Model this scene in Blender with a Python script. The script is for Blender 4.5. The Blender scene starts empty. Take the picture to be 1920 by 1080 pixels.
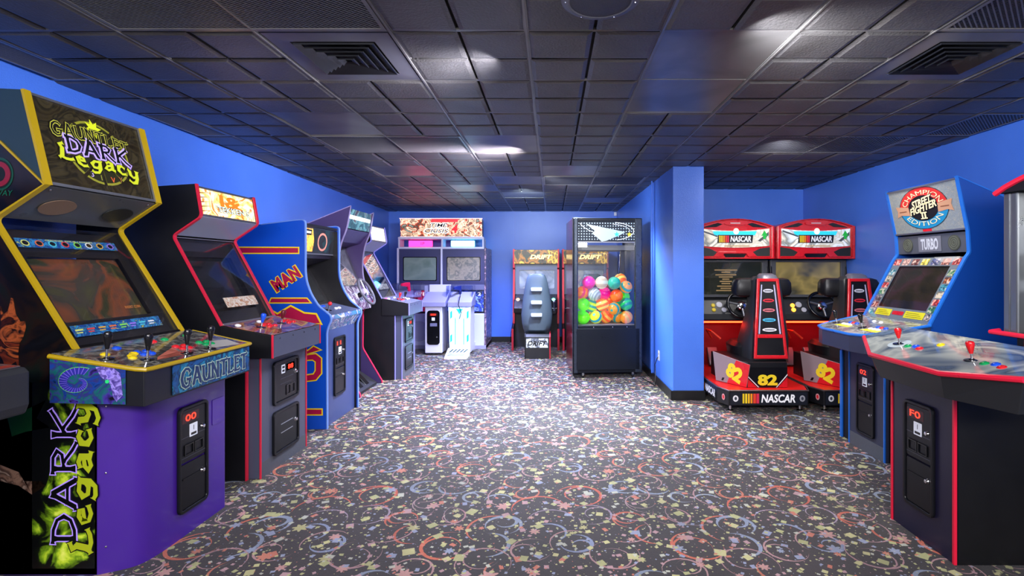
import bpy, bmesh, math, random
from mathutils import Vector, Matrix
random.seed(7)
SC = bpy.context.scene
COL = SC.collection
PI = math.pi
# ---------------------------------------------------------------- camera
FPX, VPX, VPY, CH = 970.0, 1035.0, 503.0, 1.37
cd = bpy.data.cameras.new('camera'); cam = bpy.data.objects.new('camera', cd); COL.objects.link(cam)
cd.sensor_width = 36; cd.lens = 36 * FPX / 1920
cd.shift_x = -(VPX - 960) / 1920; cd.shift_y = (VPY - 540) / 1920
cam.location = (0, 0, CH); cam.rotation_euler = (PI / 2, 0, 0)
cd.clip_start = 0.05; SC.camera = cam
SC.view_settings.view_transform = 'Standard'; SC.view_settings.look = 'None'
SC.view_settings.gamma = 1; SC.view_settings.exposure = 0.0; SC.view_settings.use_curve_mapping = False
# ---------------------------------------------------------------- world fill and added, unseen lights
w = bpy.data.worlds.new('world'); SC.world = w; w.use_nodes = True
w.node_tree.nodes['Background'].inputs[0].default_value = (0.78, 0.82, 1.0, 1)
w.node_tree.nodes['Background'].inputs[1].default_value = 0.7  # ambient fill entering through the open end behind the camera
def spot(name, loc, power, color=(1, 1, 1), cone=120, rad=0.12, aim=None, blend=0.9):
    d = bpy.data.lights.new(name, 'SPOT'); d.energy = power; d.color = color
    d.spot_size = math.radians(cone); d.spot_blend = blend; d.shadow_soft_size = rad
    o = bpy.data.objects.new(name, d); COL.objects.link(o); o.location = loc
    if aim: o.rotation_euler = (Vector(aim) - Vector(loc)).to_track_quat('-Z', 'Y').to_euler()
    return o
def area(name, loc, power, color, sx, sy, aim, spread=180):
    d = bpy.data.lights.new(name, 'AREA'); d.energy = power; d.color = color
    d.shape = 'RECTANGLE'; d.size = sx; d.size_y = sy; d.spread = math.radians(spread)
    o = bpy.data.objects.new(name, d); COL.objects.link(o); o.location = loc
    o.rotation_euler = (Vector(aim) - Vector(loc)).to_track_quat('-Z', 'Y').to_euler()
    return o
area('added_fill_area', (0.2, 0.9, 2.38), 52, (1, .96, .95), 2.4, 1.2, (0.2, 1.6, 0))  # unseen fill areas added out of frame, no fixtures there
area('added_fill_area', (0.0, -1.2, 2.3), 330, (1, .97, .97), 4.4, 0.7, (0, 5, 1.1))
spot('added_down_spot', (-0.4, 3.4, 2.36), 95, (1, .95, .97), 125)  # added spots under the ceiling, cones keep them out of sight
spot('added_down_spot', (0.9, 4.4, 2.36), 165, (.98, .96, 1), 125)
spot('added_down_spot', (-0.7, 5.6, 2.36), 760, (.78, .80, 1), 130)
spot('added_down_spot', (0.3, 6.6, 2.36), 1400, (.76, .86, 1), 130)
spot('added_down_spot', (-0.9, 7.6, 2.36), 620, (.42, .46, 1), 140)
spot('added_down_spot', (2.4, 3.9, 2.36), 70, (1, .95, .9), 125)
spot('added_down_spot', (2.3, 5.0, 2.36), 45, (1, .95, .9), 125)
spot('added_wall_spot', (-0.3, 2.6, 2.38), 250, (.86, .86, 1), 110, .15, (-2.9, 3.9, 1.75))  # added unseen spots that brighten the walls, no fixtures modelled
spot('added_wall_spot', (-0.3, 4.6, 2.38), 430, (.95, .86, 1), 110, .15, (-2.95, 6.2, 1.75))
spot('added_wall_spot', (0.9, 2.2, 2.38), 250, (.9, .92, 1), 110, .15, (3.36, 3.8, 1.7))
spot('added_wall_spot', (1.9, 4.3, 2.38), 50, (.9, .92, 1), 110, .12, (3.2, 6.6, 1.7))
spot('added_wall_spot', (-0.1, 6.0, 2.38), 110, (.86, .9, 1), 110, .12, (1.25, 7.4, 1.5))
spot('added_wall_spot', (-0.4, 6.9, 2.38), 170, (.6, .78, 1), 115, .12, (-0.3, 9.6, 1.5))

# ---------------------------------------------------------------- helpers: objects
def link(o, parent=None):
    COL.objects.link(o)
    if parent is not None: o.parent = parent
    return o
def tag(o, label=None, cat=None, group=None, kind=None):
    if label: o['label'] = label
    if cat: o['category'] = cat
    if group: o['group'] = group
    if kind: o['kind'] = kind
    return o
def thing(name, label, cat, loc=(0, 0, 0), rz=0, group=None):
    o = bpy.data.objects.new(name, None); link(o); o.location = loc; o.rotation_euler = (0, 0, math.radians(rz))
    o.empty_display_size = 0.1
    return tag(o, label, cat, group)
def copy_tree(o, parent=None, keep=None):
    c = o.copy(); COL.objects.link(c)
    if parent is not None: c.parent = parent
    for ch in list(o.children):
        copy_tree(ch, c)
    return c
class MB:
    def __init__(s, M=None):
        s.v = []; s.f = []; s.M = M
    def add(s, vs, fs):
        n = len(s.v)
        for p in vs:
            p = Vector(p); s.v.append(s.M @ p if s.M is not None else p)
        for f in fs: s.f.append([i + n for i in f])
        return s
    def box(s, x0, x1, y0, y1, z0, z1):
        return s.add([(x0,y0,z0),(x1,y0,z0),(x1,y1,z0),(x0,y1,z0),(x0,y0,z1),(x1,y0,z1),(x1,y1,z1),(x0,y1,z1)],
                     [(0,3,2,1),(4,5,6,7),(0,1,5,4),(1,2,6,5),(2,3,7,6),(3,0,4,7)])
    def prism(s, pts, x0, x1):            # profile of (y, z) pulled along x
        n = len(pts); vs = [(x0, y, z) for y, z in pts] + [(x1, y, z) for y, z in pts]
        ar = sum(pts[i][0] * pts[(i+1) % n][1] - pts[(i+1) % n][0] * pts[i][1] for i in range(n))
        fs = [list(range(n))[::-1], list(range(n, 2*n))] + [(i, (i+1) % n, n + (i+1) % n, n + i) for i in range(n)]
        if ar < 0: fs = [f[::-1] for f in map(list, fs)]
        return s.add(vs, fs)
    def slab(s, pts, z0, z1):             # plan outline of (x, y) pulled along z
        n = len(pts); vs = [(x, y, z0) for x, y in pts] + [(x, y, z1) for x, y in pts]
        ar = sum(pts[i][0] * pts[(i+1) % n][1] - pts[(i+1) % n][0] * pts[i][1] for i in range(n))
        fs = [list(range(n))[::-1], list(range(n, 2*n))] + [(i, (i+1) % n, n + (i+1) % n, n + i) for i in range(n)]
        if ar < 0: fs = [f[::-1] for f in map(list, fs)]
        return s.add(vs, fs)
    def loft(s, rings, cap=True, closed=True):
        n = len(rings[0]); vs = [p for r in rings for p in r]; fs = []
        for k in range(len(rings) - 1):
            for i in range(n if closed else n - 1):
                j = (i + 1) % n
                fs.append((k*n+i, k*n+j, (k+1)*n+j, (k+1)*n+i))
        if cap: fs.append(list(range(n))[::-1]); fs.append([(len(rings)-1)*n + i for i in range(n)])
        return s.add(vs, fs)
    def cyl(s, p0, p1, r0, r1=None, n=16):
        if r1 is None: r1 = r0
        p0, p1 = Vector(p0), Vector(p1); d = (p1 - p0).normalized()
        a = d.orthogonal().normalized(); b = d.cross(a)
        c = [(math.cos(2*PI*i/n), math.sin(2*PI*i/n)) for i in range(n)]
        return s.loft([[p0 + (a*x + b*y)*r0 for x, y in c], [p1 + (a*x + b*y)*r1 for x, y in c]])
    def lathe(s, o, d, prof, n=20):       # prof: (distance along d, radius)
        o = Vector(o); d = Vector(d).normalized(); a = d.orthogonal().normalized(); b = d.cross(a)
        return s.loft([[o + d*h + (a*math.cos(2*PI*i/n) + b*math.sin(2*PI*i/n))*r for i in range(n)] for h, r in prof])
    def tube(s, pts, r, n=8, closed=False):
        pts = [Vector(p) for p in pts]; m = len(pts); rings = []; a = None
        for i, p in enumerate(pts):
            if closed: d = pts[(i+1) % m] - pts[i-1]
            else: d = pts[min(i+1, m-1)] - pts[max(i-1, 0)]
            d.normalize()
            if a is None: a = d.orthogonal().normalized()
            a = (a - d*a.dot(d)).normalized(); b = d.cross(a)
            rr = r[i] if isinstance(r, (list, tuple)) else r
            rings.append([p + (a*math.cos(2*PI*k/n) + b*math.sin(2*PI*k/n))*rr for k in range(n)])
        if closed: rings.append(rings[0])
        return s.loft(rings, cap=not closed)
    def strip(s, pts, x0, x1, t=0.004):   # T-molding: band along a (y, z) polyline from x0 to x1, raised by t
        pts = [Vector((0, y, z)) for y, z in pts]; rings = []
        m = len(pts)
        for i, p in enumerate(pts):
            d = (pts[min(i+1, m-1)] - pts[max(i-1, 0)]).normalized(); nn = Vector((0, -d.z, d.y))
            rings.append([Vector((x0, 0, 0)) + p - nn*t, Vector((x1, 0, 0)) + p - nn*t, Vector((x1, 0, 0)) + p + nn*t, Vector((x0, 0, 0)) + p + nn*t])
        return s.loft(rings)
    def sphere(s, c, r, n=20, m=12, sc=(1, 1, 1)):
        c = Vector(c); rings = []
        for j in range(m + 1):
            t = PI * j / m; z = -math.cos(t); q = max(math.sin(t), 0.002)
            rings.append([c + Vector((q*math.cos(2*PI*i/n)*r*sc[0], q*math.sin(2*PI*i/n)*r*sc[1], z*r*sc[2])) for i in range(n)])
        return s.loft(rings)
    def build(s, name, mat, parent=None, bevel=0, smooth=False, label=None, seg=2):
        me = bpy.data.meshes.new(name); me.from_pydata([tuple(p) for p in s.v], [], s.f); me.update()
        if mat is not None: me.materials.append(mat)
        if smooth:
            for p in me.polygons: p.use_smooth = True
            try: me.set_sharp_from_angle(angle=math.radians(38))
            except Exception: pass
        o = bpy.data.objects.new(name, me); link(o, parent)
        if bevel:
            b = o.modifiers.new('bevel', 'BEVEL'); b.width = bevel; b.segments = seg; b.limit_method = 'ANGLE'
            b.angle_limit = math.radians(40)
        if label: o['label'] = label
        return o
def arc(cx, cy, r, a0, a1, n=8):
    return [(cx + r*math.cos(math.radians(a0 + (a1-a0)*i/n)), cy + r*math.sin(math.radians(a0 + (a1-a0)*i/n))) for i in range(n+1)]
def rrect(x0, y0, x1, y1, r, n=5):
    return arc(x1-r, y0+r, r, -90, 0, n) + arc(x1-r, y1-r, r, 0, 90, n) + arc(x0+r, y1-r, r, 90, 180, n) + arc(x0+r, y0+r, r, 180, 270, n)
def ell(cx, cy, rx, ry, n=28): return [(cx + rx*math.cos(2*PI*i/n), cy + ry*math.sin(2*PI*i/n)) for i in range(n)]
def fillet(pts, r, n=5):                  # round the inner corners of an open polyline
    out = [pts[0]]
    for i in range(1, len(pts) - 1):
        p = Vector(pts[i]); a = Vector(pts[i-1]) - p; b = Vector(pts[i+1]) - p
        k = min(r, a.length*0.45, b.length*0.45); A = p + a.normalized()*k; B = p + b.normalized()*k
        for j in range(n + 1):
            t = j / n; q = A*(1-t)**2 + p*2*t*(1-t) + B*t*t; out.append((q.x, q.y))
    return out + [pts[-1]]
class Plane:                              # a flat place to lay art on: origin, right, up
    def __init__(s, o, u, v):
        s.o = Vector(o); s.u = Vector(u).normalized(); v = Vector(v); s.v = (v - s.u*v.dot(s.u)).normalized(); s.n = s.u.cross(s.v)
    def p(s, a, b, c=0): return s.o + s.u*a + s.v*b + s.n*c
def decal(name, pl, polys, mat, parent, c=0.001, t=0.001, bevel=0, label=None):
    m = MB()
    for poly in polys:
        n = len(poly); ar = sum(poly[i][0]*poly[(i+1) % n][1] - poly[(i+1) % n][0]*poly[i][1] for i in range(n))
        if ar < 0: poly = poly[::-1]
        m.add([pl.p(a, b, c) for a, b in poly] + [pl.p(a, b, c + t) for a, b in poly],
              [list(range(n))[::-1], list(range(n, 2*n))] + [(i, (i+1) % n, n+(i+1) % n, n+i) for i in range(n)])
    return m.build(name, mat, parent, bevel=bevel, label=label)
def ringp(outer, inner):                  # frame outline between two loops, as quads
    n = len(outer); return [[outer[i], outer[(i+1) % n], inner[(i+1) % n], inner[i]] for i in range(n)]
def frame(name, pl, outer, inner, mat, parent, c=0.0, t=0.01, bevel=0):
    n = len(outer); m = MB()
    m.add([pl.p(*q, c) for q in outer] + [pl.p(*q, c) for q in inner] + [pl.p(*q, c+t) for q in outer] + [pl.p(*q, c+t) for q in inner],
          sum([[(n+i, n+(i+1) % n, (i+1) % n, i), (2*n+i, 2*n+(i+1) % n, 3*n+(i+1) % n, 3*n+i),
                (i, (i+1) % n, 2*n+(i+1) % n, 2*n+i), (n+(i+1) % n, n+i, 3*n+i, 3*n+(i+1) % n)] for i in range(n)], []))
    return m.build(name, mat, parent, bevel=bevel)
def text(name, pl, s, a, b, h, mat, parent, w=None, bold=0.0, shear=0.0, c=0.002, t=0.0008, rot=0, warp=None, label=None, space=1.0):
    cu = bpy.data.curves.new('t', 'FONT'); cu.body = s; cu.size = 1.0; cu.offset = bold; cu.shear = shear
    cu.resolution_u = 3; cu.space_character = space
    ob = bpy.data.objects.new('t', cu); COL.objects.link(ob)
    dg = bpy.context.evaluated_depsgraph_get(); me = bpy.data.meshes.new_from_object(ob.evaluated_get(dg))
    bpy.data.objects.remove(ob); bpy.data.curves.remove(cu)
    xs = [v.co.x for v in me.vertices]; ys = [v.co.y for v in me.vertices]
    x0, x1, y0, y1 = min(xs), max(xs), min(ys), max(ys)
    k = h / (y1 - y0); kw = (w / (x1 - x0)) if w else k; cr, sr = math.cos(math.radians(rot)), math.sin(math.radians(rot))
    n = len(me.vertices); vs = []
    for v in me.vertices:
        x = (v.co.x - (x0+x1)/2)*kw; y = (v.co.y - (y0+y1)/2)*k
        if warp: x, y = warp(x, y)
        vs.append((a + x*cr - y*sr, b + x*sr + y*cr))
    fs = [list(p.vertices) for p in me.polygons]
    cnt = {}
    for f in fs:
        for i in range(len(f)):
            e = (f[i], f[(i+1) % len(f)]); cnt[e] = cnt.get(e, 0) + 1
    nz = sum(p.normal.z for p in me.polygons)
    if nz < 0: fs = [f[::-1] for f in fs]; cnt = {(e[1], e[0]): q for e, q in cnt.items()}
    bd = [e for e in cnt if (e[1], e[0]) not in cnt]
    m = MB(); m.add([pl.p(x, y, c) for x, y in vs] + [pl.p(x, y, c+t) for x, y in vs],
                    [[i+n for i in f] for f in fs] + [(e[0], e[1], e[1]+n, e[0]+n) for e in bd])
    bpy.data.meshes.remove(me)
    return m.build(name, mat, parent, label=label)

# ---------------------------------------------------------------- helpers: materials
def srgb(c):
    if isinstance(c, str): c = [int(c[i:i+2], 16)/255 for i in (0, 2, 4)]
    return tuple((x/12.92 if x <= 0.04045 else ((x+0.055)/1.055)**2.4) for x in c) + (1,)
_m = {}
def mat(name, col='808080', rough=0.5, metal=0.0, emit=0.0, ecol=None, spec=0.5, coat=0.0, trans=0.0, ior=1.45, bump=None):
    if name in _m: return _m[name]
    m = bpy.data.materials.new(name); m.use_nodes = True; _m[name] = m
    b = m.node_tree.nodes['Principled BSDF']; b.inputs['Base Color'].default_value = srgb(col)
    b.inputs['Roughness'].default_value = rough; b.inputs['Metallic'].default_value = metal
    b.inputs['Specular IOR Level'].default_value = spec; b.inputs['Coat Weight'].default_value = coat
    b.inputs['Transmission Weight'].default_value = trans; b.inputs['IOR'].default_value = ior
    if emit: b.inputs['Emission Color'].default_value = srgb(ecol or col); b.inputs['Emission Strength'].default_value = emit
    t = N(m)
    # small wear in colour and gloss keeps every surface procedural
    nz = t.noise(t.co(), 9, 3); rr = t.m('MULTIPLY_ADD', nz, 0.14, rough - 0.07)
    t.l(rr, b.inputs['Roughness'])
    if bump:
        n2 = t.noise(t.co(), bump[0], 4); bn = t.n('ShaderNodeBump'); bn.inputs['Strength'].default_value = bump[1]
        bn.inputs['Distance'].default_value = bump[2] if len(bump) > 2 else 0.002
        t.l(n2, bn.inputs['Height']); t.l(bn.outputs[0], b.inputs['Normal'])
    return m
class N:
    def __init__(s, m): s.t = m.node_tree; s.b = s.t.nodes.get('Principled BSDF'); s._co = None
    def n(s, k): return s.t.nodes.new(k)
    def l(s, a, b): s.t.links.new(a, b)
    def put(s, sock, v):
        if v is None: return
        if isinstance(v, bpy.types.NodeSocket): s.l(v, sock)
        else: sock.default_value = v
    def co(s):
        if s._co is None: s._co = s.n('ShaderNodeTexCoord').outputs['Object']
        return s._co
    def m(s, op, a, b=None, c=None):
        x = s.n('ShaderNodeMath'); x.operation = op; s.put(x.inputs[0], a); s.put(x.inputs[1], b); s.put(x.inputs[2], c); return x.outputs[0]
    def vm(s, op, a, b=None):
        x = s.n('ShaderNodeVectorMath'); x.operation = op; s.put(x.inputs[0], a)
        if op == 'SCALE': s.put(x.inputs['Scale'], b)
        else: s.put(x.inputs[1], b)
        return x.outputs['Value'] if op in ('LENGTH', 'DISTANCE', 'DOT_PRODUCT') else x.outputs[0]
    def sep(s, v): x = s.n('ShaderNodeSeparateXYZ'); s.l(v, x.inputs[0]); return x.outputs
    def comb(s, a, b, c=0.0): x = s.n('ShaderNodeCombineXYZ'); s.put(x.inputs[0], a); s.put(x.inputs[1], b); s.put(x.inputs[2], c); return x.outputs[0]
    def noise(s, co, sc, det=2, dist=0.0, color=False):
        x = s.n('ShaderNodeTexNoise'); s.l(co, x.inputs['Vector']); x.inputs['Scale'].default_value = sc
        x.inputs['Detail'].default_value = det; x.inputs['Distortion'].default_value = dist
        return x.outputs['Color'] if color else x.outputs[0]
    def mix(s, f, a, b, mode='MIX'):
        x = s.n('ShaderNodeMix'); x.data_type = 'RGBA'; x.blend_type = mode; s.put(x.inputs[0], f)
        s.put(x.inputs[6], a); s.put(x.inputs[7], b); return x.outputs[2]
    def ramp(s, f, stops, const=False):
        x = s.n('ShaderNodeValToRGB'); r = x.color_ramp; r.interpolation = 'CONSTANT' if const else 'LINEAR'
        while len(r.elements) < len(stops): r.elements.new(0.5)
        for e, (p, c) in zip(r.elements, stops): e.position = p; e.color = srgb(c)
        s.l(f, x.inputs[0]); return x.outputs[0]
    def voro(s, co, sc, rnd=1.0):
        x = s.n('ShaderNodeTexVoronoi'); x.voronoi_dimensions = '2D'; s.l(co, x.inputs['Vector']); x.inputs['Scale'].default_value = sc
        x.inputs['Randomness'].default_value = rnd; return x
def artmat(name, cols, scale=8, emit=0.0, rough=0.35, dist=1.5, const=False, det=3, coat=0.0):
    """printed artwork: swirls of the given colours"""
    if name in _m: return _m[name]
    m = bpy.data.materials.new(name); m.use_nodes = True; _m[name] = m; t = N(m); b = t.b
    f = t.noise(t.co(), scale, det, dist); f = t.m('MULTIPLY_ADD', f, 2.2, -0.6)
    k = len(cols); c = t.ramp(f, [(i/max(k-1, 1) if not const else i/k, q) for i, q in enumerate(cols)], const)
    t.l(c, b.inputs['Base Color']); b.inputs['Roughness'].default_value = rough; b.inputs['Coat Weight'].default_value = coat
    if emit: t.l(c, b.inputs['Emission Color']); b.inputs['Emission Strength'].default_value = emit
    return m
def glassmat(name, tint='ffffff', gloss=1.0, rough=0.02):
    if name in _m: return _m[name]
    m = bpy.data.materials.new(name); m.use_nodes = True; _m[name] = m; t = N(m); nt = m.node_tree
    tr = t.n('ShaderNodeBsdfTransparent'); tr.inputs[0].default_value = srgb(tint)
    gl = t.n('ShaderNodeBsdfGlossy'); gl.inputs['Roughness'].default_value = rough; gl.inputs['Color'].default_value = (gloss, gloss, gloss, 1)
    g = t.n('ShaderNodeNewGeometry'); cs = t.m('ABSOLUTE', t.vm('DOT_PRODUCT', g.outputs['Incoming'], g.outputs['Normal']))
    fr = t.m('MULTIPLY_ADD', t.m('POWER', t.m('SUBTRACT', 1.0, cs), 5.0), .94, .05)
    mx = t.n('ShaderNodeMixShader'); t.l(fr, mx.inputs[0]); t.l(tr.outputs[0], mx.inputs[1]); t.l(gl.outputs[0], mx.inputs[2])
    t.l(mx.outputs[0], nt.nodes['Material Output'].inputs[0]); return m
BLK = mat('black laminate', '101014', 0.42, bump=(420, 0.15, 0.0005))
BLKG = mat('gloss black plastic', '0b0b0e', 0.2)
CHR = mat('chrome', 'd8d8dc', 0.16, 1.0)
GRM = mat('brushed grey metal', '8b8e96', 0.34, 0.8)
DKM = mat('dark grey panel', '3a3d46', 0.4, 0.2)
RED = mat('red trim', 'd3202e', 0.32)
YEL = mat('yellow trim', 'a88c10', 0.34)
BLU = mat('blue laminate', '1151b4', 0.36)
WHT = mat('white plastic', 'e6e6ea', 0.35)
CRT = mat('dark picture tube', '15181a', 0.18, coat=0.5)
GLS = glassmat('clear glass')
LEDR = mat('red numeral display', 'ff2a18', 0.4, emit=5)
# ---------------------------------------------------------------- room
def wallmat():
    m = bpy.data.materials.new('blue orange-peel wall paint'); m.use_nodes = True; t = N(m); b = t.b
    f = t.noise(t.co(), 1.6, 4); t.l(t.ramp(f, [(0.3, '4070d6'), (0.7, '4a7ae0')]), b.inputs['Base Color'])
    b.inputs['Roughness'].default_value = 0.30
    n1 = t.noise(t.co(), 150, 3, 0.2); bn = t.n('ShaderNodeBump'); bn.inputs['Strength'].default_value = 0.38; bn.inputs['Distance'].default_value = 0.004
    t.l(n1, bn.inputs['Height']); t.l(bn.outputs[0], b.inputs['Normal']); return m
WALL = wallmat()
def carpetmat():
    m = bpy.data.materials.new('confetti and streamer carpet'); m.use_nodes = True; t = N(m); b = t.b
    co = t.co(); wob = t.vm('SCALE', t.vm('SUBTRACT', t.noise(co, 60, 2, color=True), (.5, .5, .5)), 0.006)
    P = t.vm('ADD', co, wob)
    base = t.ramp(t.noise(P, 1.3, 3), [(0.35, '1f191d'), (0.65, '2c2329')])
    fib = t.noise(co, 260, 2)
    col = base
    def local(v, src):
        d = t.vm('SUBTRACT', src, v.outputs['Position']); cs = t.sep(v.outputs['Color']); return t.sep(d), cs
    def polar(d):
        r = t.m('SQRT', t.m('ADD', t.m('MULTIPLY', d[0], d[0]), t.m('MULTIPLY', d[1], d[1])))
        return r, t.m('DIVIDE', t.m('ADD', t.m('ARCTAN2', d[1], d[0]), PI), 2*PI)
    # streamers: a repeating set of tapering spirals
    TX, TY = 1.24, .98; pz = t.sep(P)
    MO = [(.16, .18, .135, .010, 1, .1, .22, 'c9583c'), (.72, .60, .125, .009, -1, .6, .25, 'cf6648'), (.42, .86, .085, .009, 1, .35, .3, 'c45e44'), (1.08, .22, .08, .008, -1, .8, .2, 'c06a50'),
          (.45, .30, .085, .012, 1, .5, .42, '8492aa'), (.98, .80, .095, .013, -1, .2, .4, '8a98b2'), (.12, .62, .08, .010, 1, .9, .42, '8492b4'), (.78, .16, .07, .009, -1, .45, .4, '8f9cb0'),
          (.30, .52, .12, .0055, 1, .7, .3, 'b0868c'), (.60, .38, .10, .0055, -1, .15, .45, 'b88e90'), (.92, .44, .13, .0055, 1, .3, .35, 'a98084'), (1.14, .56, .10, .0055, -1, .55, .4, 'b58a8c'), (.22, .92, .11, .0055, 1, .05, .35, '9d8aa0'), (.66, .90, .10, .0055, -1, .95, .4, 'b08088'), (.55, .08, .12, .004, 1, .42, .3, 'a88'+'a90')]
    for cx_, cy_, r0, w0, sg, ph, kk, cc in MO:
        fa = ph*2*PI; ux, uy = math.cos(fa), math.sin(fa)
        def circ(ox, oy, r1, w1, fb, lo):
            dx = t.m('SUBTRACT', t.m('WRAP', t.m('SUBTRACT', pz[0], cx_ + ox - TX/2), TX, 0.0), TX/2); dy = t.m('SUBTRACT', t.m('WRAP', t.m('SUBTRACT', pz[1], cy_ + oy - TY/2), TY, 0.0), TY/2)
            r = t.m('SQRT', t.m('ADD', t.m('MULTIPLY', dx, dx), t.m('MULTIPLY', dy, dy)))
            cs = t.m('DIVIDE', t.m('ADD', t.m('MULTIPLY', dx, math.cos(fb)), t.m('MULTIPLY', dy, math.sin(fb))), t.m('MAXIMUM', r, .001))
            wd = t.m('MULTIPLY', t.m('MAXIMUM', t.m('MULTIPLY_ADD', cs, 1-lo, lo), 0.0), w1)
            return t.m('LESS_THAN', t.m('ABSOLUTE', t.m('SUBTRACT', r, r1)), wd)
        r2 = r0*(1-kk); tl = r0*1.15
        msk = t.m('MAXIMUM', circ(0, 0, r0, w0, fa, .45), circ(ux*(r0-r2), uy*(r0-r2), r2, w0*.7, fa+sg*1.3, .5))
        msk = t.m('MAXIMUM', msk, circ(-ux*(r0+tl), -uy*(r0+tl), tl, w0*.8, fa+sg*1.2, .05))
        col = t.mix(t.m('MULTIPLY', msk, .85), col, srgb(cc))
    # stars
    for sc, off, s0 in ((2.9, (.2, .5, 0), .042), (4.1, (.9, .1, 0), .028)):
        src = t.vm('ADD', P, off); v = t.voro(src, sc, 0.8); d, cs = local(v, src); r, th_ = polar(d)
        k = t.m('MULTIPLY_ADD', t.m('COSINE', t.m('MULTIPLY', th_, 2*PI*7)), 0.22, 0.78)
        msk = t.m('LESS_THAN', r, t.m('MULTIPLY', k, t.m('MULTIPLY_ADD', cs[0], s0*.6, s0*.5)))
        col = t.mix(t.m('MULTIPLY', msk, .9), col, t.ramp(cs[1], [(0, 'c08f8a'), (.4, 'b5b07a'), (.7, 'c97a62'), (.85, '8f9ab5')], True))
    # confetti squares
    for sc, off, s0 in ((4.6, (.1, .3, 0), .025), (7.0, (.4, .8, 0), .019), (9.5, (.05, .45, 0), .0125), (14.0, (.65, .15, 0), .0085), (24.0, (.25, .35, 0), .004)):
        src = t.vm('ADD', P, off); v = t.voro(src, sc, 0.9); d, cs = local(v, src)
        a = t.m('MULTIPLY', cs[0], 6.28); ca = t.m('COSINE', a); sa = t.m('SINE', a)
        x = t.m('ABSOLUTE', t.m('ADD', t.m('MULTIPLY', d[0], ca), t.m('MULTIPLY', d[1], sa)))
        y = t.m('ABSOLUTE', t.m('SUBTRACT', t.m('MULTIPLY', d[1], ca), t.m('MULTIPLY', d[0], sa)))
        msk = t.m('LESS_THAN', t.m('MAXIMUM', x, t.m('MULTIPLY', y, t.m('MULTIPLY_ADD', cs[2], .7, .8))), t.m('MULTIPLY_ADD', cs[1], s0*.75, s0*.4))
        col = t.mix(t.m('MULTIPLY', msk, .92), col, t.ramp(cs[2], [(0, 'aeb078'), (.22, 'c2be86'), (.42, 'b58f95'), (.58, '909ab8'), (.74, 'b9bcae'), (.88, 'c4705a')], True))
    col = t.mix(0.35, col, t.ramp(fib, [(0.2, '555555'), (0.8, 'ffffff')]), 'MULTIPLY')
    dirt = t.noise(co, 2.2, 5); col = t.mix(0.5, col, t.ramp(dirt, [(0.3, '8a8488'), (0.6, 'ffffff')]), 'MULTIPLY')
    t.l(col, b.inputs['Base Color']); b.inputs['Roughness'].default_value = 0.7; b.inputs['Specular IOR Level'].default_value = 0.35
    b.inputs['Sheen Weight'].default_value = 0.12
    bn = t.n('ShaderNodeBump'); bn.inputs['Strength'].default_value = 0.5; bn.inputs['Distance'].default_value = 0.004
    t.l(fib, bn.inputs['Height']); t.l(bn.outputs[0], b.inputs['Normal'])
    return m
def struct(o): o['kind'] = 'structure'; return o
HZ = 2.44; WL = lambda y: -2.735 - 0.031*y; XR = 3.36; YB = 9.62; YA = 6.92; YN = -2.2
struct(MB().box(-3.3, 3.6, YN, YB+.2, -.1, 0).build('floor', carpetmat()))
def wallslab(name, p, q, t=.1):          # wall standing on the line p-q, room on its left-hand side
    p, q = Vector(p), Vector(q); d = (q-p).normalized(); n = Vector((d.y, -d.x))*t
    return struct(MB().slab([tuple(p), tuple(q), tuple(q+n), tuple(p+n)], 0, HZ).build(name, WALL))
wallslab('wall_left', (WL(YB+.1), YB+.1), (WL(YN), YN))
wallslab('wall_back', (1.3, YB), (-3.1, YB))
wallslab('wall_right', (XR, YN), (XR, YA+.1))
wallslab('wall_alcove', (XR+.1, YA), (1.5, YA))
pt = MB().slab([(1.258, 5.378), (1.58, 5.378), (1.58, YA+.05), (1.30, YA+.05), (1.29, YB+.05), (1.205, YB+.05)], 0, HZ).build('wall_partition', WALL, bevel=.004); struct(pt)
BASE = mat('black rubber baseboard', '0d0e12', 0.4)
def bb(name, p, q):
    p, q = Vector(p), Vector(q); d = (q-p).normalized(); n = Vector((-d.y, d.x))*.012
    struct(MB().slab([tuple(p), tuple(q), tuple(q+n), tuple(p+n)], 0, .1).build(name, BASE, bevel=.003))
bb('baseboard_left', (WL(YB), YB), (WL(YN), YN)); bb('baseboard_back', (1.2, YB), (-3.02, YB)); bb('baseboard_right', (XR, YN), (XR, YA))
bb('baseboard_alcove', (XR, YA), (1.59, YA)); bb('baseboard_partition', (1.246, 5.366), (1.205, YB-.02)); bb('baseboard_partition_end', (1.592, 5.378), (1.246, 5.378))
# corner guards and seams on the walls
struct(MB().box(1.205, 1.219, 6.26, 6.30, .1, HZ).build('trim_1', WALL, bevel=.003))
struct(MB().box(-.70, -.688, YB-.008, YB, .1, HZ).build('trim_2', WALL))
# ceiling: scored one-foot pads in a two-foot grid of tee bars
def ceilmat(name, c0, c1, rough, bs=120, bst=.5, spec=.5):
    m = bpy.data.materials.new(name); m.use_nodes = True; t = N(m); b = t.b
    f = t.noise(t.co(), 2.4, 5, .6); t.l(t.ramp(f, [(0.35, c0), (0.7, c1)]), b.inputs['Base Color'])
    b.inputs['Roughness'].default_value = rough; b.inputs['Specular IOR Level'].default_value = spec
    bn = t.n('ShaderNodeBump'); bn.inputs['Strength'].default_value = bst; bn.inputs['Distance'].default_value = .003
    t.l(t.noise(t.co(), bs, 4), bn.inputs['Height']); t.l(bn.outputs[0], b.inputs['Normal']); return m
TILE = ceilmat('black painted acoustic tile', '3a3836', '525050', .42, 90, .9)
PLAIN = ceilmat('black painted smooth panel', '504f4e', '747270', .3, 6, .25)
TBAR = ceilmat('black painted tee bar', '5a5856', '72706e', .28, 60, .2)
FT = .305; GX0, GY0 = -.115, 2.317
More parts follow.
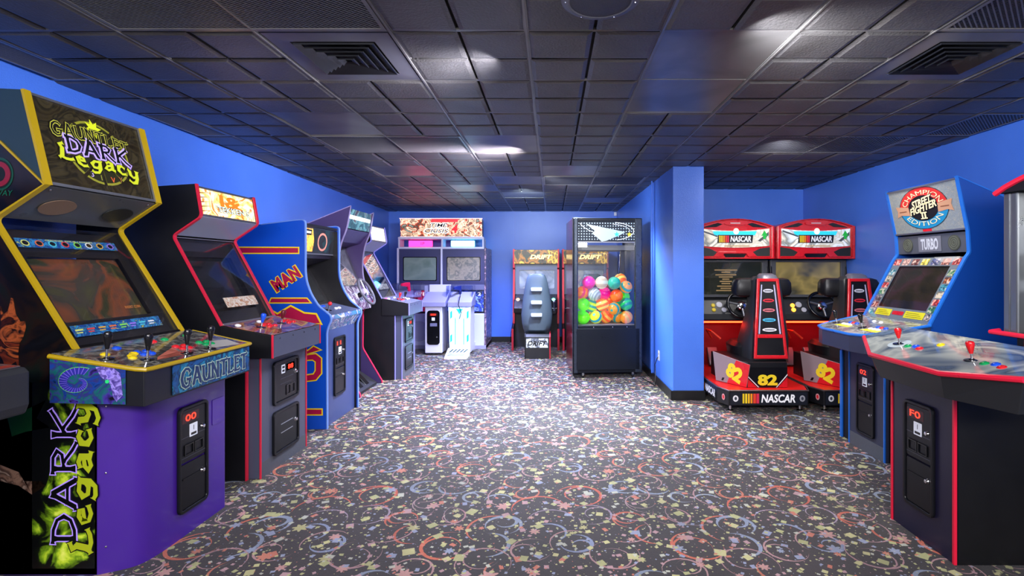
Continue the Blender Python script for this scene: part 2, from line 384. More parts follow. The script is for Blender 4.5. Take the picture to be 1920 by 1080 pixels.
ce = struct(MB().box(-3.3, 3.6, YN, YB+.2, HZ+.012, HZ+.1).build('ceiling', mat('plenum black', '08080a', .8)))
mesh_cells = {(-1.945, 1.707): 4, (-2.86, 2.317): 1, (-2.86, 3.537): 1, (-1.945, 4.147): 4, (1.715, 1.707): 4, (2.935, 3.537): 1, (1.715, 4.147): 4, (-.115, 5.977): 4, (-2.86,4.757):1}
plain = [(-1.945, 3.537), (-.725, 4.147), (.495, 2.317), (.495, 2.927), (-.115, 5.367), (-1.945, 5.367), (-1.335, 6.587), (-.725, 7.197), (.495,7.807), (-.725,5.977)]
vents = [(-1.335, 2.317), (1.715, 2.317)]
def cellof(x, y): return (round((x-GX0)/.61 - .499), round((y-GY0)/.61 - .499))
skip = set()
for (x, y), k in mesh_cells.items():
    for j in range(2 if k == 4 else 1): skip.add(cellof(x + .3 + .61*j, y + .3))
for x, y in vents + plain: skip.add(cellof(x+.3, y+.3))
pads = MB()
nx0, nx1 = -11, 12
for i in range(nx0, nx1):
    for j in range(-15, 25):
        x0 = GX0 + i*FT; y0 = GY0 + j*FT; x1 = x0+FT; y1 = y0+FT
        if x0 > XR or y0 > YB or y1 < YN: continue
        if cellof((x0+x1)/2, (y0+y1)/2) in skip: continue
        g = .007; e = .022; zz = [HZ - .004 - random.random()*.006 for _ in range(4)]; h = HZ + .012
        ax0, ax1, ay0, ay1 = x0+g, x1-g, y0+g, y1-g
        o = [(ax0, ay0), (ax1, ay0), (ax1, ay1), (ax0, ay1)]; q = [(ax0+e, ay0+e), (ax1-e, ay0+e), (ax1-e, ay1-e), (ax0+e, ay1-e)]
        md = HZ - .012 - random.random()*.004
        pads.add([(a, b, h) for a, b in o] + [(a, b, z) for (a, b), z in zip(o, zz)] + [(a, b, md) for a, b in q],
                 [(0, 1, 5, 4), (1, 2, 6, 5), (2, 3, 7, 6), (3, 0, 4, 7), (4, 5, 9, 8), (5, 6, 10, 9), (6, 7, 11, 10), (7, 4, 8, 11), (8, 9, 10, 11)])
pads.build('acoustic_tiles', TILE, ce, smooth=False)
tb = MB()
for i in range(-6, 7):
    x = GX0 + i*.61
    if WL(5) - .2 < x < XR: tb.box(x-.011, x+.011, YN, YB, HZ-.008, HZ+.004); tb.box(x-.004, x+.004, YN, YB, HZ-.013, HZ-.008)
for j in range(-7, 13):
    y = GY0 + j*.61
    if YN < y < YB: tb.box(-3.2, XR, y-.010, y+.010, HZ-.006, HZ+.003)
tb.build('tee_bars', TBAR, ce)
pp = MB()
for x, y in plain: pp.box(x+.012, x+.598, y+.012, y+.598, HZ-.004, HZ+.008)
pp.build('smooth_panels', PLAIN, ce, bevel=.003)
for x, y in vents: pass
# return grilles: expanded mesh in the grid
GRB = mat('grille backing', '050507', .7); GRW = mat('black painted grille mesh', '5c5c60', .35, .3)
def grille(x, y, wd, lab):
    t = thing('ceiling_grille', lab, 'grille', (x, y, HZ), 0, 'mesh grilles in the ceiling'); L = .61
    MB().box(.01, wd-.01, .01, L-.01, .0, .006).build('backing', GRB, t)
    f = MB(); f.box(.012, wd-.012, .012, .03, -.012, 0).box(.012, wd-.012, L-.03, L-.012, -.012, 0).box(.012, .03, .03, L-.03, -.012, 0).box(wd-.03, wd-.012, .03, L-.03, -.012, 0).build('frame', TBAR, t)
    g = MB(); n = int(wd/.024)
    k = -int(L/.024)
    while k*.024 < wd:
        for s in (0, 1):
            a0 = k*.024; pts = []
            xa, ya, xb, yb = (a0, 0.03, a0+L-.06, L-.03) if s == 0 else (a0+L-.06, .03, a0, L-.03)
            def clip(t0):
                return (xa + (xb-xa)*t0, ya + (yb-ya)*t0)
            lo, hi = .03, wd-.03; dx = xb-xa
            t0, t1 = sorted(((lo-xa)/dx, (hi-xa)/dx)); t0, t1 = max(0, t0), min(1, t1)
            if t1 > t0:
                p, q = clip(t0), clip(t1); d = Vector((q[0]-p[0], q[1]-p[1])).normalized(); nn = Vector((-d.y, d.x))*.0028
                z0, z1 = (-.010, -.006) if s == 0 else (-.007, -.003)
                g.add([(p[0]-nn.x, p[1]-nn.y, z0), (q[0]-nn.x, q[1]-nn.y, z0), (q[0]+nn.x, q[1]+nn.y, z0), (p[0]+nn.x, p[1]+nn.y, z0),
                       (p[0]-nn.x, p[1]-nn.y, z1), (q[0]-nn.x, q[1]-nn.y, z1), (q[0]+nn.x, q[1]+nn.y, z1), (p[0]+nn.x, p[1]+nn.y, z1)],
                      [(0, 3, 2, 1), (4, 5, 6, 7), (0, 1, 5, 4), (1, 2, 6, 5), (2, 3, 7, 6), (3, 0, 4, 7)])
        k += 1
    g.build('mesh', GRW, t)
grille(-1.945, 1.707, 1.22, 'long black mesh ceiling grille nearest the camera, above the tall yellow-trimmed game')
grille(-2.80, 2.317, .245, 'narrow black mesh grille by the left wall beside the nearest long grille')
grille(-2.84, 3.537, .285, 'narrow black mesh grille by the left wall above the red-trimmed fighting game')
grille(-2.86, 4.757, .305, 'narrow black mesh grille by the left wall above the blue side-art game')
grille(-1.945, 4.147, 1.22, 'long black mesh ceiling grille beyond the left air vent')
grille(1.715, 1.707, 1.22, 'long black mesh ceiling grille in the near right corner, before the right air vent')
grille(2.935, 3.537, .415, 'short black mesh grille against the right wall above the blue fighting game')
grille(1.715, 4.147, 1.22, 'long black mesh ceiling grille between the right air vent and the racing alcove')
grille(-.115, 5.977, 1.22, 'long black mesh ceiling grille far back, left of the blue partition')
def vent(x, y, lab):
    t = thing('air_vent', lab, 'vent', (x+.305, y+.305, HZ), 0, 'square air vents in the ceiling'); PM = ceilmat('grey painted vent steel', '4a4a50', '63636a', .3, 8, .15)
    o = .288; i = .2
    sq = lambda r: [(-r, -r), (r, -r), (r, r), (-r, r)]
    m = MB(); m.loft([[(a, b, 0) for a, b in sq(o)], [(a, b, -.008) for a, b in sq(o)], [(a, b, -.010) for a, b in sq(i)], [(a, b, .0) for a, b in sq(i)]], cap=False); m.build('frame', PM, t)
    MB().box(-i, i, -i, i, .0, .006).build('backing', GRB, t)
    lv = mat('vent louvres', '1c1d22', .35, .3)
    for k, r in enumerate((.19, .152, .114, .076, .04)):
        m = MB(); z = -.010 - .0028*k
        m.loft([[(a, b, z) for a, b in sq(r)], [(a, b, z-.008) for a, b in sq(r)], [(a, b, z+.004) for a, b in sq(r-.026)], [(a, b, z+.008) for a, b in sq(r-.026)]], cap=False)
        m.build('louvre', lv, t)
vent(*vents[0], 'square stepped air vent in the left of the ceiling'); vent(*vents[1], 'square stepped air vent in the right of the ceiling')
t = thing('ceiling_speaker', 'round grey speaker grille in the ceiling at the top edge of the picture', 'speaker', (.19, 2.03, HZ-.012))
MB().lathe((0, 0, 0), (0, 0, -1), [(0, .155), (.006, .155), (.014, .145), (.016, .125), (.012, .12)], 40).build('ring', mat('speaker ring', '5d5e66', .4), t, smooth=True)
m = MB().lathe((0, 0, 0), (0, 0, -1), [(.008, .122), (.013, .12), (.019, .07), (.021, .01)], 36)
m.build('grille_cloth', mat('speaker grille', '3d3e45', .45, .3, bump=(300, .8, .003)), t, smooth=True)
for a in range(6):
    MB().lathe((.137*math.cos(a*PI/3), .137*math.sin(a*PI/3), -.014), (0, 0, -1), [(0, .004), (.003, .003)], 8).build('screw', CHR, t)
# wall outlets and cords
def outlet(name, lab, loc, rz, cover='d6d4cc'):
    t = thing(name, lab, 'outlet', loc, rz)
    MB().slab(rrect(-.035, -.0, .035, .0001+.004, .0015), -.057, .057).build('cover_plate', mat('plate ' + cover, cover, .4), t, bevel=.001)
    for z in (-.022, .022): MB().box(-.016, .016, -.003, .001, z-.013, z+.013).build('socket', mat('socket', '9a9890', .4), t, bevel=.002)
    return t
outlet('wall_outlet', 'grey double outlet on the back wall left of the drifting game', (-.70, YB-.005, .52), 0, '9da3b4')
outlet('wall_outlet', 'white outlet low on the left face of the blue partition', (1.247, 6.05, .35), -90)
tag(MB().tube([(-.71, YB-.02, .50), (-.73, YB-.05, .35), (-.76, YB-.06, .15), (-.76, YB-.10, .012), (-.80, YB-.25, .012), (-.74, YB-.42, .012)], .005).build('power_cord', BLKG, smooth=True), 'black power cord hanging from the outlet beside the drifting game', 'cord')
tag(MB().tube([(1.235, 6.05, .33), (1.20, 6.03, .25), (1.20, 6.0, .10), (1.19, 5.98, .012), (1.17, 6.15, .012), (1.12, 6.4, .012)], .005).build('power_cord', BLKG, smooth=True), 'black power cord running from the partition outlet to the ball machine', 'cord')
tag(MB().box(1.15, 1.20, YB-.05, YB, HZ-.10, HZ-.03).build('motion_sensor', WHT, bevel=.01), 'small white sensor high in the far corner beside the partition', 'sensor')
# ---------------------------------------------------------------- shared cabinet parts (local frame: x right along the front, -y out of the front, z up)
DOOR = mat('black coin door steel', '14151a', 0.33, 0.3, bump=(300, .2, .0005))
CARD = mat('white price card', 'c9ccd6', .5, emit=.25)
LEDB = mat('display housing', '3a1014', .3)
def front(x, y, z, slope=(0, 0, 1)): return Plane((x, y, z), (1, 0, 0), slope)
def knob_lock(pl, a, b, parent, r=.012):
    MB().lathe(pl.p(a, b, .004), pl.n, [(0, r*1.15), (.006, r*1.1), (.010, r*.8), (.016, r*.75), (.017, r*.3)], 16).build('lock', CHR, parent, smooth=True)
def display(pl, a, b, w, h, s, parent):
    f = decal('credit_display', pl, [rrect(a-w/2, b-h/2, a+w/2, b+h/2, .003)], LEDB, parent, c=.006, t=.004)
    if w > .05: text('numerals', pl, s, a, b, h*.66, LEDR, parent, w=w*.62, c=.0105, t=.0006)
    return f
def coin_slot(pl, a, b, w, h, parent):
    f = frame('coin_slot', pl, rrect(a-w/2, b-h/2, a+w/2, b+h/2, .004), rrect(a-w/2+.006, b-h/2+.006, a+w/2-.006, b+h/2-.006, .002), BLKG, parent, c=.003, t=.012)
    decal('return_flap', pl, [rrect(a-w/2+.005, b-h/2+.005, a+w/2-.005, b+h/2-.005, .002)], mat('slot recess', '05060a', .3), f, c=.003, t=.003)
    return f
def coin_door_tall(parent, pl, w=.22, h=.53, num='00', side=1):
    """two stacked doors in one rounded surround, as on the pedestals"""
    r = .028
    d = frame('coin_door', pl, rrect(0, 0, w, h, r), rrect(.017, .017, w-.017, h-.017, r*.6), DOOR, parent, c=0, t=.016, bevel=.004)
    decal('upper_panel', pl, [rrect(.019, h*.47, w-.019, h-.019, .014)], DOOR, d, c=.002, t=.007, bevel=.002)
    decal('lower_panel', pl, [rrect(.019, .019, w-.019, h*.455, .014)], DOOR, d, c=.002, t=.007, bevel=.002)
    display(pl, w*.40, h-.062, w*.56, .05, num, d)
    decal('price_card', pl, [rrect(w*.36, h-.165, w*.62, h-.10, .002)], CARD, d, c=.009, t=.002)
    text('price_mark', pl, '1', w*.49, h-.122, .024, BLKG, d, c=.0115, t=.0004)
    decal('price_bar', pl, [rrect(w*.40, h-.158, w*.58, h-.146, .001)], BLKG, d, c=.0115, t=.0004)
    knob_lock(pl, w*.80, h-.135, d)
    coin_slot(pl, w*.33, h*.585, w*.30, .056, d); coin_slot(pl, w*.66, h*.585, w*.30, .056, d)
    decal('pull_rib', pl, [rrect(.03, h*.31, w*.72, h*.325, .003)], DOOR, d, c=.009, t=.004)
    knob_lock(pl, w*.80, h*.315, d)
    for q in (.51, .70): decal('seam', pl, [rrect(.022, h*q, w-.022, h*q+.004, .001)], mat('door edge sheen', '4a4c55', .3, .6), d, c=.009, t=.001)
    return d
def coin_door_wide(parent, pl, w=.35, h=.30, num='00'):
    d = frame('coin_door', pl, rrect(0, 0, w, h, .03), rrect(.02, .02, w-.02, h-.02, .018), DOOR, parent, c=0, t=.018, bevel=.004)
    decal('door_panel', pl, [rrect(.022, .022, w-.022, h-.022, .016)], DOOR, d, c=.002, t=.008, bevel=.002)
    display(pl, w*.66, h-.062, w*.34, .05, num, d)
    decal('price_card', pl, [rrect(w*.30, h-.095, w*.43, h-.035, .002)], CARD, d, c=.010, t=.002)
    decal('price_bar', pl, [rrect(w*.32, h-.085, w*.41, h-.07, .001), rrect(w*.32, h-.06, w*.41, h-.045, .001)], BLKG, d, c=.0125, t=.0004)
    knob_lock(pl, w*.87, h*.62, d, .014)
    coin_slot(pl, w*.56, h*.26, w*.16, .07, d); coin_slot(pl, w*.73, h*.26, w*.16, .07, d)
    decal('seam', pl, [rrect(w*.25, h*.56, w*.78, h*.575, .001), rrect(w*.25, h*.44, w*.7, h*.45, .001)], mat('door edge sheen', '4a4c55', .3, .6), d, c=.010, t=.001)
    return d
def cash_door(parent, pl, w=.35, h=.30):
    d = frame('cash_door', pl, rrect(0, 0, w, h, .03), rrect(.02, .02, w-.02, h-.02, .018), DOOR, parent, c=0, t=.018, bevel=.004)
    decal('door_panel', pl, [rrect(.022, .022, w-.022, h-.022, .016)], DOOR, d, c=.002, t=.008, bevel=.002)
    decal('seam', pl, [rrect(w*.28, h*.64, w*.74, h*.655, .001), rrect(w*.28, h*.44, w*.74, h*.455, .001)], mat('silver rib', 'b9bcc6', .3, .8), d, c=.010, t=.003)
    knob_lock(pl, w*.87, h*.58, d, .014)
    return d
def joystick(parent, P, n, col, h=.085, bat=True):
    P = Vector(P); n = Vector(n).normalized()
    j = MB().cyl(P, P + n*h*.62, .005, .005, 10).build('joystick', CHR, parent, smooth=True)
    MB().lathe(P, n, [(0, .030), (.003, .029), (.004, .012), (.007, .010)], 20).build('dust_washer', BLKG, j, smooth=True)
    if bat: MB().lathe(P + n*h*.40, n, [(0, .007), (h*.15, .010), (h*.42, .0155), (h*.60, .0175), (h*.70, .014), (h*.74, .006)], 18).build('stick_handle', col, j, smooth=True)
    else: MB().sphere(P + n*h*.75, .018, 18, 12).build('stick_handle', col, j, smooth=True)
    return j
def button(parent, P, n, col, r=.015):
    P = Vector(P)
    b = MB().lathe(P, n, [(0, r*1.15), (.004, r*1.1), (.006, r*.92), (.004, r*.82)], 20).build('button', col, parent, smooth=True)
    MB().lathe(P, n, [(.002, r*.78), (.008, r*.74), (.0095, r*.55), (.0095, .001)], 18).build('plunger', col, b, smooth=True)
PB = {k: mat(k + ' button plastic', v, .25) for k, v in dict(red='d0202a', blue='1a4fd0', yellow='e0c21a', green='0e8f4e', white='e2e2e6', black='121216', orange='e06a1a', purple='7a2bb0').items()}
def bolts(parent, pl, pts, r=.006, m=None):
    for a, b in pts: MB().lathe(pl.p(a, b, 0), pl.n, [(0, r), (.002, r*.8), (.003, r*.3)], 10).build('bolt', m or CHR, parent, smooth=True)
def slab_panel(name, prof, x, th, m, parent, bevel=.002): return MB().prism(prof, x, x+th).build(name, m, parent, bevel=bevel)
def plane_yz(x0, p, q):                   # plane whose bottom edge is at p=(y,z) and which rises to q
    return Plane((x0, p[0], p[1]), (1, 0, 0), (0, q[0]-p[0], q[1]-p[1]))
def tube_glow(pl, W, H, parent, m, c=-.02): pass

def screen_set(t, W, mo, p, q, glass=True, sw=.52, sh=.40, sb=.08, scr=None, bez=None, inset=.06):
    """monitor: dark bezel board, picture tube face, glass cover; p bottom and q top of the opening in (y, z)"""
    p, q = Vector(p), Vector(q); d = (q-p).normalized(); nb = Vector((d.y, -d.x))    # inward (behind the front)
    L = (q-p).length; pi = p + nb*inset
    plb = Plane((mo, pi.x, pi.y), (1, 0, 0), (0, d.x, d.y))
    b = decal('bezel', plb, ringp(rrect(0, 0, W-2*mo, L, .001), rrect((W-2*mo-sw)/2, sb, (W-2*mo+sw)/2, sb+sh, .012)), bez or BLK, t, c=-.004, t=.004)
    cx = (W-2*mo)/2; rings = []
    m = MB(); nx, ny = 14, 10; vs = []; fs = []
    for j in range(ny+1):
        for i in range(nx+1):
            a = -1+2*i/nx; bb_ = -1+2*j/ny; bulge = .012*(1-a*a*.9)*(1-bb_*bb_*.9)
            vs.append(plb.p(cx + a*(sw/2+.008), sb+sh/2 + bb_*(sh/2+.008), -.030+bulge))
    for j in range(ny):
        for i in range(nx): k = j*(nx+1)+i; fs.append((k, k+1, k+nx+2, k+nx+1))
    m.add(vs, fs).build('screen', scr or CRT, t, smooth=True)
    if glass:
        plg = Plane((mo, p.x + nb.x*.012, p.y + nb.y*.012), (1, 0, 0), (0, d.x, d.y))
        decal('cover_glass', plg, [rrect(0, 0, W-2*mo, L, .001)], GLS, t, c=0, t=.003)
    return plb
def fighter(name, label, X, Y0, W, trim, art_m, deck_m, sticks, doors=True, bezel_card=None, num='00', soff=None, side=None, cat='arcade game', group=None, grey=None):
    """upright fighting game facing +X against the left wall"""
    t = thing(name, label, cat, (X, Y0, 0), 90, group); T = .02; fm = grey or mat('slate laminate front', '4c5064', .36, .1)
    sm = side or BLK
    up = fillet([(.23, .985), (.55, 1.58), (.365, 1.705), (.40, 1.915)], .03)
    prof = [(.075, 0), (.075, .90)] + up + [(.86, 1.885), (.86, 0)]
    for x in (0, W-T): slab_panel('side_panel', prof, x, T, sm, t)
    for x in (-.002, W-T-.002):
        MB().strip(up, x, x+T+.004).build('edge_trim', trim, t, smooth=True)
        MB().strip([(.075, 0), (.075, .80)], x, x+T+.004).build('edge_trim', trim, t)
    # pedestal, with its own trimmed corners
    a, b = .03, W-.005
    MB().box(a, b, .0, .3, .0, .80).build('pedestal', fm, t, bevel=.003)
    MB().box(a+.01, b-.01, -.002, 0, .0, .10).build('kick_plate', mat('worn kick plate', '4a4d55', .5, bump=(60, .4, .002)), t)
    for x in (a-.004, b-.008): MB().box(x, x+.012, -.006, .004, 0, .80).build('edge_trim', trim, t, bevel=.002)
    pf = front(a, -.003, 0); cx = (b-a)/2
    if doors:
        coin_door_wide(t, front(a+cx-.175, -.001, .43), num=num); cash_door(t, front(a+cx-.175, -.001, .09))
    # control deck
    dk = MB().prism([(-.10, .79), (-.10, .935), (.235, 1.0), (.235, .79)], -.01, W+.01).build('control_deck', sm, t, bevel=.003)
    fp = front(0, -.101, .79); decal('deck_front', fp, [rrect(.004, .003, W-.004, .145, .002)], fm, t, c=0, t=.002)
    for x in (-.013, W+.003): MB().box(x, x+.010, -.106, -.094, .79, .94).build('edge_trim', trim, t, bevel=.002)
    bolts(t, Plane((0, -.103, .79), (1, 0, 0), (0, 0, 1)), [(W*.12, .12), (W*.38, .12), (W*.62, .12), (W*.88, .12)], .006, BLKG)
    dp = plane_yz(0, (-.10, .937), (.235, 1.002)); decal('deck_overlay', dp, [rrect(.0, .004, W, .335, .002)], deck_m, t, c=0, t=.002)
    for sx, col, bc in sticks:
        joystick(t, dp.p(sx, .17, .002), dp.n, col)
        for k in range(3):
            for r_ in range(2): button(t, dp.p(sx+.075+k*.036, .20-.045*r_+(.012 if k == 1 else 0), .002), dp.n, PB[bc])
    button(t, dp.p(W*.12, .28, .002), dp.n, PB['white'], .017); button(t, dp.p(W*.5, .28, .002), dp.n, PB['white'], .017)
    # monitor, speaker board, marquee
    screen_set(t, W, T, (.24, 1.0), (.545, 1.575), scr=CRT, sb=.12, sh=.42, sw=.54)
    MB().tube([(T, .235, 1.003), (W-T, .235, 1.003)], .008).build('glass_retainer', GRM, t)
    MB().tube([(T, .548, 1.572), (W-T, .548, 1.572)], .004).build('glass_retainer', GRM, t)
    if bezel_card:
        pb = plane_yz(0, (.24, 1.0), (.545, 1.575)); decal('instruction_card', pb, [rrect(W*.30, .125, W*.86, .20, .002)], bezel_card, t, c=-.02, t=.001)
    MB().prism([(.55, 1.585), (.372, 1.705), (.385, 1.715), (.56, 1.60)], T, W-T).build('speaker_board', soff or mat('soffit grey', '9ca2b6', .35, .2), t)
    MB().prism([(.42, 1.72), (.44, 1.905), (.86, 1.875), (.86, 1.72)], T, W-T).build('light_box', BLK, t)
    MB().prism([(.86, .02), (.86, 1.88), (.845, 1.88), (.845, .02)], T, W-T).build('back_panel', BLK, t)
    mp = plane_yz(0, (.370, 1.712), (.402, 1.905)); H = .196
    mq = decal('marquee', mp, [rrect(T, .006, W-T, H-.006, .001)], art_m, t, c=-.014, t=.006)
    for b0, b1 in ((0, .012), (H-.012, H)): decal('marquee_retainer', mp, [rrect(T, b0, W-T, b1, .001)], BLKG if not grey else GRM, t, c=-.012, t=.012)
    return t, mp, mq, dp
# ---------------------------------------------------------------- flared, spurred lettering drawn as strokes (unit box: width, strokes)
RG = {
 'D': (.80, [[(.12, 1), (.12, 0)], [(-.02, 1), (.35, .97), (.62, .80), (.72, .5), (.62, .20), (.35, .03), (-.02, 0)]]),
 'A': (.84, [[(.40, 1.05), (.06, 0), (-.04, -.02)], [(.34, 1.0), (.42, 1.0), (.76, 0), (.84, -.03)], [(.12, .34), (.66, .34)]]),
 'R': (.80, [[(.12, 1), (.12, -.02)], [(-.03, 1), (.42, .98), (.60, .80), (.50, .58), (.15, .50)], [(.30, .52), (.62, .12), (.84, -.08)]]),
 'K': (.82, [[(.12, 1.04), (.12, -.04)], [(.78, 1.10), (.62, .92), (.15, .46)], [(.28, .55), (.62, .12), (.88, -.10)]]),
 'G': (.95, [[(.80, .82), (.66, .97), (.40, 1.0), (.14, .80), (.04, .5), (.14, .18), (.40, 0), (.68, .06), (.78, .36)], [(.48, .42), (.92, .42)]]),
 'U': (.80, [[(.06, 1), (.08, .35), (.22, .06), (.42, 0), (.60, .10), (.66, .35)], [(.68, 1.02), (.67, -.02)]]),
 'N': (.84, [[(.10, 1.0), (.10, -.03)], [(.02, 1.03), (.16, .92), (.66, .05)], [(.68, 1.03), (.68, -.08)]]),
 'T': (.74, [[(-.02, .90), (.04, .98), (.68, .98), (.76, 1.06)], [(.36, .98), (.36, -.04)]]),
 'L': (.66, [[(.10, 1.02), (.10, .02)], [(-.02, .0), (.52, .02), (.66, .14)]]),
 'E': (.68, [[(.10, 1.0), (.10, 0)], [(-.02, .99), (.54, .97), (.64, .88)], [(.10, .52), (.46, .52)], [(-.02, .01), (.54, .02), (.66, .12)]]),
 'l': (.72, [[(.30, 1.25), (.10, 1.10), (.20, .85), (.12, .20), (-.04, .02)], [(.0, .16), (.28, .02), (.52, .08), (.70, .24)]]),
 'e': (.62, [[(.08, .38), (.44, .50), (.40, .68), (.22, .72), (.06, .48), (.10, .14), (.30, .02), (.56, .18)]]),
 'g': (.66, [[(.50, .66), (.24, .72), (.06, .48), (.14, .20), (.34, .16), (.48, .36)], [(.54, .78), (.50, .1), (.36, -.22), (.10, -.24), (-.02, -.10)]]),
 'a': (.64, [[(.12, .62), (.30, .74), (.46, .62), (.46, .08), (.62, .0)], [(.46, .44), (.18, .38), (.06, .18), (.20, .02), (.44, .16)]]),
 'c': (.56, [[(.48, .60), (.30, .74), (.10, .56), (.08, .22), (.26, .0), (.52, .14)]]),
 'y': (.70, [[(-.02, .76), (.10, .66), (.12, .30), (.28, .14), (.48, .30)], [(.56, .84), (.52, .2), (.40, -.25), (.16, -.40), (-.04, -.24)]])}
def runic(name, pl, s, a, b, h, w, m, parent, th=.15, grow=0.0, rot=0, c=.002, t=.0006, warp=None):
    adv = [RG[ch][0] + .12 for ch in s]; tot = sum(adv) - .12; kx = w/tot; x0 = 0; mb = MB(); cr, sr = math.cos(math.radians(rot)), math.sin(math.radians(rot)); lay = 0
    for ch, ad in zip(s, adv):
        for st in RG[ch][1]:
            P = [Vector(((x0+x-tot/2)*kx, (y-.5)*h)) for x, y in st]; L = len(P)
            if grow: P[0] += (P[0]-P[1]).normalized()*grow*.9; P[-1] += (P[-1]-P[-2]).normalized()*grow*.9
            fine = [P[0], P[0].lerp(P[1], .22)] + P[1:-1] + [P[-1].lerp(P[-2], .22), P[-1]]; n = len(fine); lo, hi = [], []
            for i, p in enumerate(fine):
                d = (fine[min(i+1, n-1)] - fine[max(i-1, 0)]).normalized(); nn = Vector((-d.y, d.x))
                k = (1.55 if i in (0, n-1) else (.92 if i in (1, n-2) else 1.05)) * th*h/2*(1.25 if abs(d.y) > abs(d.x) else .8) + grow
                lo.append(p - nn*k); hi.append(p + nn*k)
            e = lay*.00003; lay += 1
            def W(p, cc):
                x, y = p
                if warp: x, y = warp(x, y)
                return pl.p(a + x*cr - y*sr, b + x*sr + y*cr, cc)
            for i in range(n-1):
                q = [lo[i], lo[i+1], hi[i+1], hi[i]]; ar = sum(q[j].x*q[(j+1) % 4].y - q[(j+1) % 4].x*q[j].y for j in range(4))
                if ar < 0: q = q[::-1]
                mb.add([W(p, c) for p in q] + [W(p, c+t+e) for p in q], [(3, 2, 1, 0), (4, 5, 6, 7), (0, 1, 5, 4), (1, 2, 6, 5), (2, 3, 7, 6), (3, 0, 4, 7)])
        x0 += ad
    return mb.build(name, m, parent)
def runic_title(pl, parent, s, a, b, h, w, fill, edge, under=None, th=.15, g=.06, **k):
    c = k.pop('c', .002)
    if under: runic('lettering_shadow', pl, s, a, b, h, w, under, parent, th=th, grow=h*g*1.9, c=c, **k)
    runic('lettering_outline', pl, s, a, b, h, w, edge, parent, th=th, grow=h*g, c=c+.001, **k)
    runic('lettering', pl, s, a, b, h, w, fill, parent, th=th, c=c+.002, **k)
# ---------------------------------------------------------------- left wall: upright games facing the room
# --- tall yellow-trimmed four-player game
def gothic(pl, parent, s, a, b, h, w, fill, edge, glow=None, **k):
    if glow: text('lettering_outline', pl, s, a, b, h*1.04, glow, parent, w=w*1.02, bold=.062, c=k.get('c', .002), t=.0006, rot=k.get('rot', 0), shear=k.get('shear', 0), warp=k.get('warp'))
    text('lettering_outline', pl, s, a, b, h, edge, parent, w=w, bold=.036, c=k.get('c', .002)+.0008, t=.0006, rot=k.get('rot', 0), shear=k.get('shear', 0), warp=k.get('warp'))
    text('lettering', pl, s, a, b, h*.95, fill, parent, w=w*.98, bold=-.004, c=k.get('c', .002)+.0016, t=.0006, rot=k.get('rot', 0), shear=k.get('shear', 0), warp=k.get('warp'))
X, Y0, W = -1.88, 2.31, .69
GY = mat('yellow glow ink', 'a4a438', .4, emit=.3); GP = mat('violet ink', '9c80e0', .4, emit=.5); GK = mat('black ink', '08070c', .4)
t = thing('arcade_game', 'tall black arcade game with yellow edges and purple front, nearest on the left wall', 'arcade game', (X, Y0, 0), 90)
G = t; T = .022
up = fillet([(.25, 1.0), (.62, 1.59), (.387, 1.745)], .03)
prof = [(.15, 0), (.15, .9)] + up + [(.585, 1.937), (.86, 2.0), (.86, 0)]
prof_tr = up + [(.585, 1.937), (.80, 1.99)]
sideart = artmat('murky side artwork', ['060608', '0a0a0e', '07070b', '1a0e0a', '0b1410', '08080c'], 2.2, 0, .3, 2)
for x in (0, W-T): slab_panel('side_panel', prof, x, T, sideart if x == 0 else BLK, t)
for x in (-.003, W-T-.003): MB().strip(prof_tr, x, x+T+.006, .005).build('edge_trim', YEL, t, smooth=True)
# marquee head
hd = [(.387, 1.752), (.49, 2.17), (.595, 2.175), (.60, 1.90), (.56, 1.752)]
MB().prism(hd, .004, .03).build('head_side', mat('teal black laminate', '1e323c', .4), t); MB().prism(hd, W-.03, W-.004).build('head_side', mat('teal black laminate', '1e323c', .4), t)
for x in (0, W-.034): MB().strip([(.387, 1.745), (.488, 2.172)], x, x+.034, .006).build('edge_trim', YEL, t)
MB().prism([(.43, 1.76), (.52, 2.165), (.60, 2.175), (.60, 1.76)], .03, W-.03).build('light_box', BLK, t)
mp = plane_yz(0, (.387, 1.750), (.489, 2.172)); H = .434
mart = artmat('smoky brown marquee art', ['17130c', '1f1a10', '2d2718', '17150f', '332d1c', '121010'], 5, .45, .25, 3, coat=.3)
mq = decal('marquee', mp, [rrect(.034, .008, W-.034, H-.006, .002)], mart, t, c=-.016, t=.006)
frame('marquee_retainer', mp, rrect(.034, .0, W-.034, H, .002), rrect(.042, .014, W-.042, H-.012, .002), GRM, t, c=-.008, t=.006)
cx = W/2; wn = []
for k in range(10):
    a0 = 18+36*k; wn.append([(cx+(.075+.0)*math.cos(math.radians(a0+3)), .215+.085*math.sin(math.radians(a0+3)))] + [(cx+x_, .215+y_) for x_, y_ in [(.185*math.cos(math.radians(a0+3+q*10)), .165*math.sin(math.radians(a0+3+q*10))) for q in range(4)]] + [(cx+.075*math.cos(math.radians(a0+33)), .215+.085*math.sin(math.radians(a0+33)))])
decal('rune_wheel', mp, wn, mat('dim gold ink', '7c7c24', .4, emit=.25), mq, c=-.009, t=.0006)
decal('rune_wheel_inset', mp, [[(cx + (x_-cx)*.93, .215+(y_-.215)*.93) for x_, y_ in q] for q in wn], mat('dark olive ink', '23230f', .4, emit=.1), mq, c=-.0082, t=.0006)
star = []
for k in range(16):
    r = .05 if k % 2 == 0 else .026; star.append((cx+r*math.cos(k*PI/8+.2), .345+r*math.sin(k*PI/8+.2)))
decal('burst', mp, [star], mat('yellow ink', 'b6c01e', .4, emit=.5), mq, c=-.0076, t=.0006)
